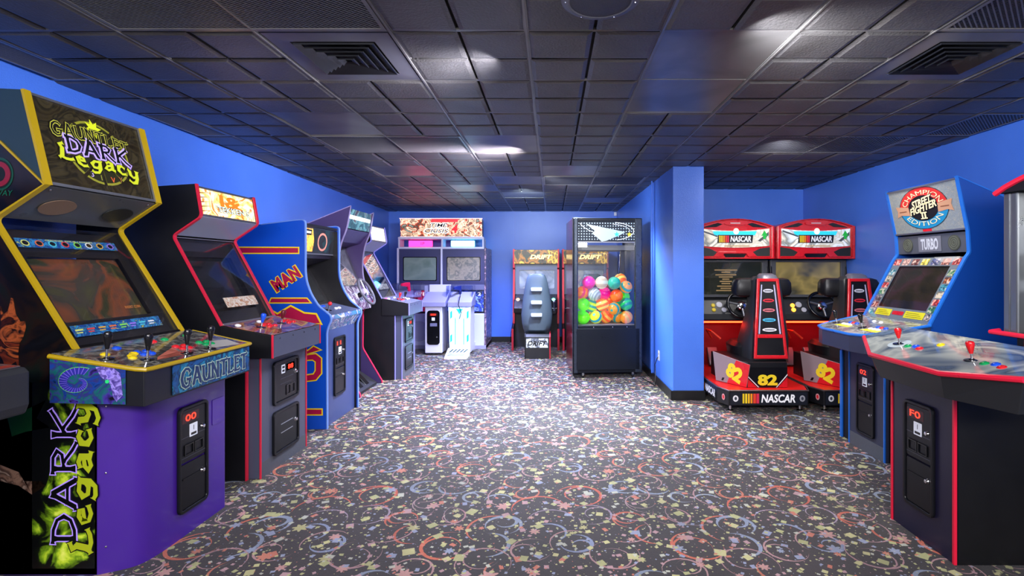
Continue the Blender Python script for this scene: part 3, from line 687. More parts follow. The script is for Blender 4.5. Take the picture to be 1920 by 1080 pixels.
for q_, (dx, s_, c_) in enumerate(((-.07, '3', 'a99ad0'), (-.02, 'I', '7a7a30'), (.05, 'V', 'c0542a'), (.10, 'Y', '8a5a30'))):
    text('rune', mp, s_, cx+dx, .095-.01*(q_ in (1, 2)), .028, mat('rune ink %d' % q_, c_, .4, emit=.5), mq, c=-.007)
runic_title(mp, mq, 'GAUNTLET', cx-.02, .292, .048, .44, GK, GY, GK, th=.13, g=.075, c=-.0068, warp=lambda x, y: (x, y*(1.25 - .6*x) + .01*math.cos(x*9)))
runic_title(mp, mq, 'DARK', cx+.0, .228, .075, .36, GK, mat('pale violet ink', 'a99ade', .4, emit=.5), GP, th=.17, g=.06, c=-.006)
runic_title(mp, mq, 'legacy', cx+.0, .158, .062, .46, mat('acid yellow ink', 'b4be22', .4, emit=.28), GK, None, th=.26, g=.05, c=-.0052, warp=lambda x, y: (x, y + .010*math.sin(x*22) - .04*x))
# speaker board under the head
sb = MB().prism([(.612, 1.60), (.40, 1.742), (.412, 1.752), (.63, 1.61)], T, W-T).build('speaker_board', mat('speaker board black', '4c4e50', .3, .2), t)
sp = plane_yz(0, (.40, 1.742), (.612, 1.60)); spn = Plane((0, .612, 1.598), (1, 0, 0), (0, -.212, .142))
decal('speaker_grille', spn, [ell(W*.28, .12, .085, .06)], mat('bronze grille', '8a705a', .35, .5, bump=(400, .6, .002)), sb, c=.001, t=.003)
decal('speaker_grille', spn, [ell(W*.78, .12, .085, .06)], mat('dark grille', '2c3030', .35, .5, bump=(400, .6, .002)), sb, c=.001, t=.003)
bolts(t, spn, [(.06, .235), (W-.06, .235)])
# monitor
scr = artmat('dim fiery game picture', ['2e2018', '2a3020', '6a3a24', '34302a', '3a3a24', '5a3020'], 3.2, .22, .12, 1.2, coat=.5)
plb = screen_set(t, W, T, (.258, 1.012), (.60, 1.575), scr=scr, sb=.15, sh=.36, sw=.52, inset=.045)
pg = Plane((T, .258+.030, 1.012-.018), (1, 0, 0), (0, .342, .563)); WW = W-2*T
blue_art = artmat('blue instruction strip', ['0a1430', '12469a', '0f2c60', '2f8ac0', '101c40', 'c8cf6a'], 22, .15, .3, 3)
decal('instruction_strip', pg, [rrect(.05, .555, WW-.05, .605, .002)], blue_art, t, c=0, t=.001); decal('instruction_strip', pg, [rrect(.06, .065, WW-.05, .125, .002)], blue_art, t, c=0, t=.001)
cc = ['c8cf6a', 'cf6a3a', '4ab8c8', 'c83a3a', '7ac84a', 'd8d8d8', 'c89a3a', '8a6ad0']
for k in range(8):
    decal('hero_medallion', pg, [ell(.09+k*(WW-.18)/7, .579, .020, .017, 14)], mat('ink ' + cc[k], cc[k], .4, emit=.12), t, c=.0015, t=.0006)
    decal('medallion_centre', pg, [ell(.09+k*(WW-.18)/7, .579, .014, .012, 12)], GK, t, c=.0022, t=.0006)
    decal('hero_text', pg, [rrect(.075+k*.062, .095, .115+k*.062, .104, .001), rrect(.075+k*.062, .082, .107+k*.062, .088, .001)], mat('ink ' + cc[(k*3) % 8], cc[(k*3) % 8], .4, emit=.12), t, c=.0015, t=.0006)
text('lettering', pg, 'CHOOSE YOUR LEGEND', WW*.5, .598, .008, mat('ink c8cf6a', 'c8cf6a'), t, w=.26, c=.0022)
text('lettering', plb, 'INSERT COIN', WW*.76, .205, .016, mat('brown glow ink', 'a0602a', .4, emit=.4), t, w=.10, c=-.006)
MB().prism([(.25, 1.0), (.262, 1.02), (.275, 1.01), (.265, .99)], T, W-T).build('glass_retainer', BLKG, t)
# lower body with its rounded purple front
PUR = mat('purple gloss laminate', '42208c', .32, coat=.25)
rx, rw = -.02, W
plan = [(rx, .15)] + [(.0+.0, .14)] + [(x_, y_) for x_, y_ in fillet([(-.0, .14), (.09, .012), (.20, .0)], .12, 7)] + [(W-.03, 0), (W, .02), (W, .15)]
MB().slab([(0, .8), (0, .15)] + [(x_, y_) for x_, y_ in fillet([(0, .15), (.07, .02), (.20, .0), (W-.02, 0), (W, .03)], .10, 8)] + [(W, .8)], 0, .86).build('pedestal', PUR, t, smooth=True)
coin_door_tall(t, front(.277, -.002, .125), .222, .54, '00')
bolts(t, Plane((0, .15, 0), (.42, -.91, 0), (0, 0, 1)), [(.03, .75), (.03, .45), (.03, .12)], .005)
decal('access_plate', front(.55, -.002, .50), [rrect(0, 0, .10, .14, .006)], PUR, t, c=0, t=.0012)
# side artwork on the near panel
sd = Plane((0, .8, 0), (0, -1, 0), (0, 0, 1)); sw = .65
ORG = artmat('orange demon art', ['0a0606', '3a140a', '0c0808', '9a4a24', '140a08', '6a2812', '0a0606'], 7, .04, .3, 2)
def blobs(name, polys, m): decal(name, sd, polys, m, t, c=.0012, t=.0006)
def wob(cx, cy, rx, ry, k=5, am=.22, n=26, ph=0): return [(cx + rx*(1+am*math.sin(k*2*PI*i/n+ph))*math.cos(2*PI*i/n), cy + ry*(1+am*math.sin((k+2)*2*PI*i/n+ph))*math.sin(2*PI*i/n)) for i in range(n)]
blobs('creature_art', [wob(.26, 1.06, .06, .15, 4, .3)], ORG)
blobs('green_wing_art', [[(.25, .70), (.42, .78), (.38, .70), (.44, .66), (.33, .64), (.27, .62)]], mat('dark green ink', '0c3a1c', .4))
blobs('claw_art', [[(.20, .50), (.30, .46), (.36, .36), (.30, .40), (.22, .42)], [(.33, .42), (.40, .42), (.42, .40), (.36, .36)]], artmat('horn art', ['2a1c18', '8a6a5a', '3a2620', 'b59a8a'], 14, .03, .3))
def flamemat():
    m = bpy.data.materials.new('green flame art'); m.use_nodes = True; q = N(m); p = q.sep(q.co()); a = q.m('SUBTRACT', .8, p[1])
    band = q.m('SUBTRACT', 1.0, q.m('DIVIDE', q.m('ABSOLUTE', q.m('SUBTRACT', a, .50)), .13))
    f = q.noise(q.co(), 6.5, 4, 1.4); f2 = q.noise(q.co(), 22, 2, 2.5)
    v = q.m('ADD', q.m('MULTIPLY_ADD', f, 2.6, -1.45), q.m('MULTIPLY', band, .55)); v = q.m('MULTIPLY', v, q.m('MULTIPLY_ADD', f2, .9, .55))
    c = q.ramp(v, [(0, '060708'), (.18, '0c1407'), (.4, '6f9618'), (.62, 'c3dc34'), (1, 'e8f06a')]); q.l(c, q.b.inputs['Base Color'])
    q.l(c, q.b.inputs['Emission Color']); q.b.inputs['Emission Strength'].default_value = .06; q.b.inputs['Roughness'].default_value = .35; return m
blobs('flame_art', [rrect(.36, .03, .64, .86, .003)], flamemat())
# emblem on the upper side panel
blobs('round_emblem', [ell(.215, 1.79, .062, .074)], mat('deep green ink', '0a4030', .4)); decal('round_emblem', sd, [ell(.215, 1.79, .054, .064)], mat('black green ink', '07100e'), t, c=.002)
decal('round_emblem', sd, ringp(ell(.215, 1.79, .050, .056), ell(.215, 1.79, .028, .034)), mat('crimson ink', '7a1428', .4), t, c=.003)
text('lettering', sd, 'MIDWAY', .205, 1.706, .024, mat('green letter ink', '0e5a40', .4), t, w=.14, c=.0026, shear=.2)
# vertical title near the front edge of the side
runic_title(sd, t, 'DARK', .505, .445, .100, .60, GK, GP, None, th=.16, g=.06, rot=90, c=.003)
runic_title(sd, t, 'legacy', .590, .445, .078, .68, mat('acid yellow side ink', 'a8b41c', .4, emit=.05), GK, None, th=.30, g=.07, rot=90, c=.0042)
# four-player deck: front edge runs forward, ends slope back
dz0, dz1 = .936, 1.012
top = [(-.05, .26, dz1), (-.115, .25, 1.0), (-.09, -.13, dz0), (.68, -.13, dz0), (.735, .24, 1.0), (.71, .26, dz1)]
dep = [(p[0], p[1], .775 if p[1] < 0 else .80) for p in top]
m = MB(); n = len(top)
m.add(dep + top, [list(range(n))[::-1][::-1], list(range(n, 2*n))[::-1]] + [(i, n+i, n+(i+1) % n, (i+1) % n) for i in range(n)]).build('control_deck', mat('deck skirt black', '17181d', .35), t, bevel=.003)
bmesh_fix = None
path = [(-.10, .25, 1.0), (-.09, -.13, dz0), (.68, -.13, dz0), (.735, .24, 1.0)]
MB().tube([Vector(p) for p in [(-.12, .25, .998), (-.097, -.10, dz0+.002), (-.085, -.135, dz0-.002), (-.06, -.14, dz0-.002), (.65, -.14, dz0-.002), (.68, -.135, dz0-.002), (.69, -.10, dz0+.002), (.742, .24, .998)]], .010).build('edge_trim', YEL, t, smooth=True)
dp = Plane((0, -.13, dz0), (1, 0, 0), (0, .38, .070))
deckart = artmat('dragon deck overlay', ['1c1d20', '5a5a58', '2c2c30', '8a8880', '24262a', '6a5e50'], 7, 0, .12, 2.2, coat=.6)
decal('deck_overlay', dp, [[(-.085, .0), (.677, .0), (.73, .385), (-.11, .385)]], deckart, t, c=.001, t=.002)
decal('overlay_flash', dp, [[(.06, .06), (.26, .10), (.22, .05), (.30, .17), (.10, .09)]], mat('salmon overlay', 'c06a5a', .2), t, c=.0035, t=.0006)
decal('overlay_flash', dp, [[(.42, .05), (.62, .02), (.66, .12), (.52, .16)]], mat('bone overlay', 'a5a398', .2), t, c=.0035, t=.0006)
for k, (sx, sy, bc) in enumerate(((-.05, .20, 'yellow'), (.04, .09, 'blue'), (.25, .06, 'red'), (.41, .05, 'green'))):
    joystick(t, dp.p(sx, sy, .003), (dp.n + Vector((0, 0, 2))), mat('smoke black handle', '1c1c20', .15, .3), .105)
    for u_, v_ in (((.05, .05), (.10, -.03), (.075, -.055), (.135, -.01)) if bc == 'yellow' else ((.075, .11), (.10, .06), (.065, .065), (.12, .10))): button(t, dp.p(sx+u_, sy+v_, .003), dp.n, PB[bc], .016)
for u_, bc in ((.12, 'blue'), (.34, 'red'), (.42, 'green'), (.58, 'green')): button(t, dp.p(u_, .30, .003), dp.n, PB[bc], .016)
# skirt artwork: curled horn on the end, title on the front
hn = artmat('blue horn art', ['0a1c3a', '123a8a', '2a2a6a', '0c5a5a', '3a2a8a', '0a0c18'], 14, .04, .3)
se = Plane((-.119, .25, .80), (.025, -.38, 0), (0, 0, 1))
decal('skirt_art', se, [[(.005, .0), (.31, -.012), (.31, .143), (.005, .186)]], hn, t, c=.002, t=.001); sp_ = []
for k in range(30):
    a0, a1 = 1.0+k*.22, 1.0+(k+1)*.22; r0, r1 = .084-.0020*k, .084-.0020*(k+1); e0, e1 = .040-.0010*k, .040-.0010*(k+1)
    if k % 2 == 0 or True: sp_.append([(.115+r0*math.cos(a0)*1.15, .085+r0*math.sin(a0)*.85), (.115+r1*math.cos(a1)*1.15, .085+r1*math.sin(a1)*.85), (.115+(r1-e1)*math.cos(a1)*1.15, .085+(r1-e1)*math.sin(a1)*.85), (.115+(r0-e0)*math.cos(a0)*1.15, .085+(r0-e0)*math.sin(a0)*.85)])
for k, q_ in enumerate(sp_): pass
decal('horn_art', se, sp_, mat('horn indigo', '2c2c8c', .3, emit=.05), t, c=.0035, t=.0006)
decal('horn_rim', se, [[q_[0], q_[1], (q_[1][0]*.95+q_[2][0]*.05, q_[1][1]*.9+q_[2][1]*.1), (q_[0][0]*.95+q_[3][0]*.05, q_[0][1]*.9+q_[3][1]*.1)] for q_ in sp_], mat('horn rim green', '5ab04a', .3, emit=.1), t, c=.0044, t=.0005)
decal('horn_rib', se, [[q_[0], ((q_[0][0]*.8+q_[1][0]*.2), (q_[0][1]*.8+q_[1][1]*.2)), (q_[2][0]*.2+q_[3][0]*.8, q_[2][1]*.2+q_[3][1]*.8), q_[3]] for q_ in sp_], mat('horn rib violet', '6a5ac8', .3, emit=.08), t, c=.0044, t=.0005)
decal('skull_art', se, [[(.19, .15), (.25, .155), (.29, .12), (.30, .03), (.275, .0), (.262, .02), (.25, .075), (.21, .11)]], artmat('violet bone art', ['5a4ab0', '9a8ae0', '3a2a7a', '8a7ad0'], 30, .08, .3), t, c=.0044, t=.0006); decal('eye_art', se, [ell(.238, .088, .008, .008, 12)], mat('green eye ink', '20b060', .4, emit=.6), t, c=.006)
fq = front(-.03, -.135, .785); decal('skirt_art', fq, [rrect(.10, .0, .70, .135, .002)], artmat('blue title field', ['0c2a5a', '15508a', '0a1a3a', '1c7aa0', '0f2050'], 16, .05, .3), t, c=-.002, t=.003)
runic_title(fq, t, 'GAUNTLET', .41, .062, .078, .52, mat('slate letter ink', '20345a', .4), mat('pale letter edge', '9ab0a0', .4, emit=.1), None, th=.17, g=.055, c=.002, warp=lambda x, y: (x, y*(1.12 if x < -.2 else 1)))
# --- black red-trimmed fighting game
tart = artmat('flame marquee art', ['5a2a10', 'c87a2a', 'f0c878', 'f8e0b0', 'a85a20', 'e8a850'], 7, 1.5, .3, 2)
tdeck = artmat('copper deck overlay', ['2a1410', '7a3a22', 'b0704a', '3a1c18', '96868a', '6a2a1c'], 6, 0, .15, 2, coat=.6)
TK, mp, mq, dp = fighter('arcade_game', 'black arcade fighting game with red trim and glowing orange flame marquee', -1.895, 3.33, .66, mat('crimson trim', 'c4203a', .32), tart, tdeck,
    [(.16, PB['blue'], 'red'), (.42, mat('maroon handle', '5a1420', .2), 'red')], bezel_card=artmat('pale bezel card', ['d8d0b8', 'c0a080', 'e8e4d8', 'b06a3a', 'd8c8a0'], 20, .12, .3), grey=mat('slate laminate front', '4c5064', .36, .1), num='88')
text('lettering', mp, 'I&', .36, .125, .085, mat('burnt orange ink', 'd86a1c', .4, emit=1.2), mq, w=.24, bold=.03, c=-.0075)
text('lettering_outline', mp, 'TEKKEN 5', .385, .065, .046, mat('dark teal ink', '14342c', .4), mq, w=.38, bold=.07, shear=-.1, c=-.0070); text('lettering', mp, 'TEKKEN 5', .385, .065, .042, mat('silver ink', 'cfe0d0', .4, emit=.9), mq, w=.37, bold=.01, shear=-.1, c=-.006)
for k in range(5): decal('streak', mp, [[(.03, .03+.03*k), (.16, .05+.03*k), (.03, .037+.03*k)]], mat('brown streak ink', '6a3414', .4, emit=.3), mq, c=-.0078, t=.0004)
# --- blue side-art game
t = thing('arcade_game', 'blue upright arcade game with maroon and yellow side stripes, third along the left wall', 'arcade game', (-1.915, 4.40, 0), 90); W = .72; T = .02
MSB = mat('royal blue side art', '0c48b8', .3, coat=.2); BT = mat('sky blue trim', '6486cc', .3)
fr = [(0, 0), (.003, .84), (-.035, .925), (-.03, .965), (.01, 1.0), (.07, 1.045), (.14, 1.155), (.175, 1.26), (.185, 1.34), (.185, 1.70)]
cv = fillet(fr, .05, 5); topc = fillet([(.185, 1.66), (.185, 1.785), (.27, 1.78), (.56, 1.742)], .05, 6)
prof = cv + topc + [(.85, 1.70), (.85, 0)]
for x in (0, W-T): slab_panel('side_panel', prof, x, T, MSB, t)
for x in (-.002, W-T-.002): MB().strip(cv[:-1] + topc, x, x+T+.004, .004).build('edge_trim', BT, t, smooth=True)
MB().box(T, W-T, .03, .8, 0, .87).build('front_panel', mat('steel blue front', '3d4a78', .35, .15), t)
m = MB().prism([(.03, .83), (-.03, .93), (-.02, .965), (.25, 1.03), (.25, .80)], T, W-T).build('control_deck', artmat('teal galaxy overlay', ['1c2c50', '2a7a9a', '3a4a90', 'c0c8d0', '243a6a'], 9, .04, .2, 2, coat=.4), t)
dp = plane_yz(0, (-.02, .967), (.25, 1.032)); decal('deck_overlay', dp, [rrect(T, .003, W-T, .27, .002)], mat('slate deck overlay', '566080', .2, coat=.5), t, c=0, t=.002)
joystick(t, dp.p(W*.32, .11, .002), dp.n, PB['red'], .08, bat=False)
for q in (.58, .68): button(t, dp.p(W*q, .12, .002), dp.n, PB['white'])
for q in (.45, .52): button(t, dp.p(W*q, .22, .002), dp.n, PB['blue'])
MB().prism([(.27, 1.02), (.50, 1.40), (.52, 1.38), (.30, 1.01)], T, W-T).build('bezel', BLK, t)
pb = plane_yz(0, (.262, 1.03), (.495, 1.41)); decal('screen', pb, [rrect(.12, .03, W-.12, .42, .02)], CRT, t, c=.002, t=.004); decal('cover_glass', pb, [rrect(T, .0, W-T, .445, .001)], GLS, t, c=.012, t=.003)
MB().prism([(.27, 1.46), (.25, 1.505), (.50, 1.52), (.50, 1.39)], T, W-T).build('speaker_board', mat('board violet black', '1c1a26', .35), t)
mp = plane_yz(0, (.245, 1.50), (.225, 1.73)); MB().prism([(.26, 1.50), (.25, 1.735), (.5, 1.735), (.5, 1.5)], T, W-T).build('light_box', BLK, t); MB().prism([(.20, 1.735), (.20, 1.76), (.84, 1.735), (.84, 1.71)], T, W-T).build('top_panel', BLK, t)
mq = decal('marquee', mp, [rrect(T, .0, W-T, .235, .001)], artmat('amber and teal marquee', ['101014', '181418', '1a2428', '141014', '123234', '181420'], 5, .5, .3, 1), t, c=-.008, t=.006)
decal('gold_scene', mp, [[(T, .02), (.26, .02), (.28, .12), (.24, .225), (T, .225)]], artmat('gold scene art', ['7a3a14', 'd88a2a', 'e8c84a', 'b04a1c', 'f0d870'], 14, .7, .3, 1.5), mq, c=-.0022, t=.0004)
decal('emblem', mp, [rrect(.06, .165, .22, .215, .004)], mat('black ink', '08070c'), mq, c=-.0018, t=.0008); decal('emblem_bar', mp, [rrect(.075, .18, .205, .20, .002)], mat('cream ink', 'd8d0a8', .4, emit=.5), mq, c=-.0008, t=.0006)
decal('emblem', mp, ringp(ell(.45, .115, .10, .085), ell(.45, .115, .08, .066)), mat('rose ink', 'b87a6a', .4, emit=.35), mq, c=-.0018, t=.0008)
decal('marquee_retainer', mp, [rrect(T, -.006, W-T, .006, .001), rrect(T, .229, W-T, .241, .001)], GRM, t, c=-.002, t=.006)
coin_door_tall(t, front(.20, .028, .225), .24, .53, '11')
for x in (T, W-T-.003): MB().prism([(y_+.012, z_) for y_, z_ in cv[:-1]] + [(.20, 1.73), (.84, 1.69), (.84, 0)], x, x+.003).build('inner_liner', BLK, t)
MB().box(T, W-T, .84, .85, 0, 1.70).build('back_panel', BLK, t)
# side artwork: stripes and letters in maroon with yellow edges
sd = Plane((0, 0, 0), (0, -1, 0), (0, 0, 1)); MAR = mat('maroon ink', 'a3123e', .35); YI = mat('yellow side ink', 'e8c818', .35)
def sart(polys, k=.010):
    for q in polys:
        cx_ = sum(p[0] for p in q)/len(q); cy_ = sum(p[1] for p in q)/len(q)
        n_ = len(q); ar = sum(q[i][0]*q[(i+1) % n_][1]-q[(i+1) % n_][0]*q[i][1] for i in range(n_)); s_ = 1 if ar > 0 else -1; o_ = []
        for i in range(n_):
            a_, b_, c_ = Vector(q[i-1]), Vector(q[i]), Vector(q[(i+1) % n_]); d1, d2 = (b_-a_).normalized(), (c_-b_).normalized()
            n1, n2 = Vector((d1.y, -d1.x))*s_, Vector((d2.y, -d2.x))*s_; mm = (n1+n2); mm = mm/max(mm.length, .3); kk = k/max(mm.dot(n1), .45); o_.append(tuple(b_+mm*kk))
        decal('stripe_border', sd, [o_], YI, t, c=.0008, t=.0006); decal('stripe', sd, [q], MAR, t, c=.0018, t=.0006)
def SP(px, py): # photograph point on the near side panel -> (a, z)
    Yn = 4.398; return (-(-1.915 - (px-VPX)/FPX*Yn), CH + (VPY-py)/FPX*Yn)
def SQ(*pts): return [((px-VPX)/FPX*4.398 + 1.915, CH + (VPY-py)/FPX*4.398) for px, py in pts]
sart([SQ((440, 464.5), (559, 465), (559, 474), (440, 474))])
sart([])
sart([SQ((509, 560), (575, 560), (581, 567), (506, 567))]); sart([SQ((497, 541), (504, 533), (513, 548), (560, 512), (549, 498))][:0])
sart([SQ((563, 667), (572, 655), (576, 659), (588, 650), (600, 656)), SQ((560, 668), (592, 664), (602, 672), (602, 700), (592, 712), (560, 716), (560, 706), (588, 702), (592, 695), (592, 678), (586, 674), (560, 676))])
sart([SQ((560, 768), (603, 768), (603, 777), (560, 777))])
mc = SQ((536, 523))[0]
text('lettering_outline', sd, 'MAN', mc[0], mc[1], .125, YI, t, w=.27, bold=.11, c=.0008, rot=33, space=1.15); text('lettering', sd, 'MAN', mc[0], mc[1], .112, MAR, t, w=.25, bold=.05, c=.0022, rot=33, space=1.15)
for q, n_ in ((SQ((497, 575), (520, 590), (545, 575), (570, 588), (592, 590), (600, 606), (560, 606), (520, 604)), 0),): sart([q], .014)
# --- driving game with wheel
t = thing('arcade_driving_game', 'dark upright driving game with steering wheel, fourth along the left wall', 'arcade game', (-2.03, 5.47, 0), 90); W = .72
PT = mat('rose red trim', 'c22a50', .32); ST = mat('silver violet trim', '9a90b8', .3, .3)
fr = [(.10, 2.03), (.14, 1.79), (.205, 1.64), (.235, 1.45), (.225, 1.25), (.16, 1.08), (.10, .99)]; cv = fillet(fr, .08, 6); lo = fillet([(.10, .99), (.13, .94), (.225, .87), (.23, .42), (.0, .03), (.0, 0)], .03, 4)
prof = cv + lo[1:] + [(.66, 0), (.66, 1.80), (.57, 1.84)]
VB = mat('violet lit black laminate', '3a2e58', .4, bump=(420, .15, .0005))  # black side panel, purple light on it put into the colour
for x in (0, W-T): slab_panel('side_panel', prof, x, T, VB, t)
for x in (-.002, W-T-.002):
    MB().strip([(.57, 1.84), (.10, 2.03)] + cv[1:], x, x+T+.004, .004).build('edge_trim', ST, t, smooth=True); MB().strip(lo, x, x+T+.004, .004).build('edge_trim', PT, t, smooth=True)
mp = plane_yz(0, (.15, 1.80), (.115, 2.005)); MB().prism([(.17, 1.80), (.135, 2.0), (.57, 1.84), (.6, 1.78)], T, W-T).build('light_box', BLK, t)
mq = decal('marquee', mp, [rrect(T, .0, W-T, .21, .001)], artmat('teal racing marquee', ['10242c', '2a4a50', '1a3a44', '5a8a8a', '4a3038', '1a2a34'], 7, .7, .3, 1), t, c=-.01, t=.006)
decal('marquee_streak', mp, [rrect(.04, .105, W-.04, .145, .01)], mat('white tube glow', 'ffffff', .4, emit=2.5), mq, c=-.003, t=.0006)
MB().prism([(.15, 1.79), (.26, 1.66), (.50, 1.60), (.6, 1.62), (.6, 1.78)], T, W-T).build('hood', VB, t)
pb = plane_yz(0, (.25, 1.17), (.44, 1.63)); decal('bezel', pb, [rrect(T, 0, W-T, .50, .002)], mat('grey bezel', '34363c', .4), t, c=-.004, t=.004)
decal('screen', pb, [rrect(.10, .06, W-.10, .45, .02)], artmat('dim road picture', ['8a8a90', '5a6066', '2a2c30', '70747a'], 2.5, .25, .15, .6, coat=.4), t, c=.002, t=.003)
decal('cover_glass', pb, [rrect(T, .0, W-T, .50, .001)], GLS, t, c=.02, t=.003)
dk = MB().prism([(.12, .98), (.18, 1.10), (.25, 1.17), (.3, 1.15), (.3, .90), (.13, .90)], T, W-T).build('dashboard', artmat('dashboard art', ['2c2c38', 'c8c4d0', '3a3448', '8a6a90', 'd8d8e0'], 14, .05, .3, 1), t)
pw = plane_yz(0, (.12, .98), (.20, 1.13)); c0 = pw.p(W*.55, .09, .10); wl = []
a_, b_ = pw.u, (pw.v*math.cos(.0)); ring = [c0 + (pw.u*math.cos(2*PI*i/32) + pw.v*math.sin(2*PI*i/32))*.155 for i in range(32)]
wh = MB().tube(ring, .015, 10, closed=True).build('steering_wheel', mat('wheel grey rubber', '5a5a64', .35), t, smooth=True)
MB().cyl(pw.p(W*.55, .09, -.02), pw.p(W*.55, .09, .085), .03, .024).build('column', BLKG, wh, smooth=True)
MB().lathe(pw.p(W*.55, .09, .08), pw.n, [(0, .05), (.02, .045), (.028, .03), (.03, .005)], 20).build('hub', mat('hub badge', 'a8a0b8', .3), wh, smooth=True)
for g_ in (90, 210, 330): MB().cyl(c0 - pw.n*.008, c0 + (pw.u*math.cos(math.radians(g_)) + pw.v*math.sin(math.radians(g_)))*.15, .012, .010).build('spoke', CHR, wh, smooth=True)
MB().box(T, W-T, .25, .64, .0, .90).build('front_panel', BLK, t); MB().box(T, W-T, .645, .66, 0, 1.8).build('back_panel', BLK, t)
pd = MB().prism([(.24, .0), (.04, .0), (.04, .03), (.24, .16)], T+.06, W-T-.06).build('pedal_board', mat('rubber pedal board', '141418', .5), t)
for x in (.20, .38): MB().prism([(.07, .05), (.09, .045), (.20, .15), (.18, .165)], x, x+.10).build('pedal', BLKG, pd, bevel=.004)
# --- second fighting game, lit by the blue glow at the back
wart = artmat('washed white marquee', ['ffffff', 'e8ecf4', 'f4f4f8', 'd8dce8'], 5, .75, .3, 1)
F5, mp, mq, dp = fighter('arcade_game', 'black arcade fighting game with blank white marquee, last along the left wall', -1.85, 6.34, .62, mat('lilac trim', '8482d8', .32), wart,
    mat('pale deck overlay', '8a8fae', .2, coat=.5), [(.14, PB['red'], 'red'), (.38, PB['black'], 'white')], bezel_card=artmat('instruction sheet art', ['3a3c44', 'b0a890', '2a2c34', 'c08a4a'], 20, .1, .3), num='01', grey=mat('slate laminate front', '4c5064', .36, .1))
pb = plane_yz(0, (.24, 1.0), (.545, 1.575)); decal('instruction_sheet', pb, [rrect(.05, .30, .58, .60, .004)], artmat('pale moves sheet', ['26282e', '8a8a80', '3a3a40', 'b87a4a', '5a5c64'], 16, .12, .3, 2), F5, c=-.025, t=.001)
# --- nearest cabinet, only its control deck reaches into the picture
t = thing('arcade_game', 'dark arcade game at the left edge with only its grey control deck corner showing', 'arcade game', (-2.26, 1.20, 0), 90); W = .80
prof = [(.0, 0), (.0, .9), (.06, .98), (.30, 1.45), (.22, 1.6), (.22, 1.8), (.46, 1.8), (.46, 0)]
for x in (0, W-T): slab_panel('side_panel', prof, x, T, BLK, t)
MB().box(T, W-T, .01, .45, 0, .9).build('front_panel', BLK, t)
MB().box(T, W-T, .44, .455, .9, 1.79).build('back_panel', BLK, t)
MB().prism([(.02, .95), (.30, 1.45), (.33, 1.44), (.05, .94)], T, W-T).build('bezel', BLK, t); pb = plane_yz(0, (.02, .95), (.30, 1.45)); decal('screen', pb, [rrect(.12, .08, W-.12, .5, .02)], CRT, t, c=.002, t=.003)
MB().prism([(.24, 1.6), (.24, 1.79), (.44, 1.79), (.44, 1.6)], T, W-T).build('light_box', BLK, t); decal('marquee', front(0, .239, 1.61), [rrect(T, 0, W-T, .17, .002)], artmat('dusky marquee art', ['1a1420', '4a2a5a', '2a1c30', '8a5a6a'], 5, .2), t)
MB().prism([(-.20, .80), (-.215, .84), (-.215, .965), (-.20, .985), (.05, 1.01), (.05, .80)], .01, W+.03).build('control_deck', mat('charcoal deck', '2b2d33', .45, bump=(200, .3, .001)), t, bevel=.012, seg=3)
dp = plane_yz(0, (-.20, .986), (.05, 1.011)); decal('deck_overlay', dp, [rrect(.02, .01, W+.02, .24, .01)], mat('slate red overlay', '5e5558', .25, coat=.4), t, c=0, t=.002)
decal('overlay_stripe', dp, [[(.4, .02), (W+.01, .02), (W+.01, .05), (.4, .12)]], mat('dull red overlay', '9a3a34', .25), t, c=.0025, t=.0006)
for sx in (.12, .5):
    joystick(t, dp.p(sx, .12, .002), dp.n, PB['red']); button(t, dp.p(sx+.08, .13, .002), dp.n, PB['white'])
coin_door_tall(t, front(.29, .008, .15), .22, .53, '00')
# ---------------------------------------------------------------- back wall
# --- two-player shooting game with glowing pedestals
WP = mat('lilac white laminate', 'c9c8dc', .35); SLT = mat('slate violet bezel', '34365c', .36)
t = thing('shooting_game', 'wide white two-screen shooting arcade game with red comic marquee against the back wall', 'arcade game', (-1.88, 8.80, 0), 0)
hw = .76
for x in (-hw, hw-.03): MB().box(x, x+.03, 0, .78, 0, 1.715).build('side_panel', WP if x < 0 else artmat('side comic art', ['c8c0c8', '5a4a6a', '2c2838', 'b08a9a', 'e0dce8'], 9, .05, .3, 2), t, bevel=.003)
MB().box(-.014, .014, -.004, .1, .62, 1.715).build('centre_post', WP, t)
for x0, x1 in ((-hw+.03, -.014), (.014, hw-.03)):
    MB().box(x0, x1, .03, .76, 1.09, 1.70).build('monitor_housing', SLT, t)
    cx = (x0+x1)/2; pl = front(cx, .029, 1.36)
    frame('bezel', pl, rrect(-.33, -.235, .33, .235, .012), rrect(-.285, -.20, .285, .20, .02), SLT, t, c=0, t=.006)
    frame('tube_surround', pl, rrect(-.29, -.205, .29, .205, .02), rrect(-.275, -.192, .275, .192, .02), BLKG, t, c=.004, t=.004)
    decal('screen', pl, [rrect(-.285, -.20, .285, .20, .02)], artmat('grey green picture', ['4a5c58', '6a7874', '5a6a68', '647070'], 2, .3, .15, .2) if x0 < -.1 else artmat('sepia roster picture', ['6a685e', '8a8272', '5c5e58', '9a8e7c'], 12, .35, .15, .3), t, c=.001, t=.003)
    MB().box(x0, x1, -.02, .08, 1.0, 1.09).build('sill', mat('sill grey', '5c5e78', .4), t, bevel=.004)
    MB().box(x0, x1, .05, .30, .62, 1.0).build('poster_board', BLK, t)
    decal('poster', front(x0+.02, .048, .63), [rrect(0, 0, x1-x0-.04, .36, .002)], artmat('crimson player poster', ['8a1a50', 'd83a6a', '4a1438', 'f08ab0'], 7, .25, .3, 2) if x0 < -.1 else artmat('blue player poster', ['0c1c5a', '2a4ac8', '0a1438', '8aa8f0', '1430a0'], 7, .35, .3, 2), t, c=.001, t=.001)
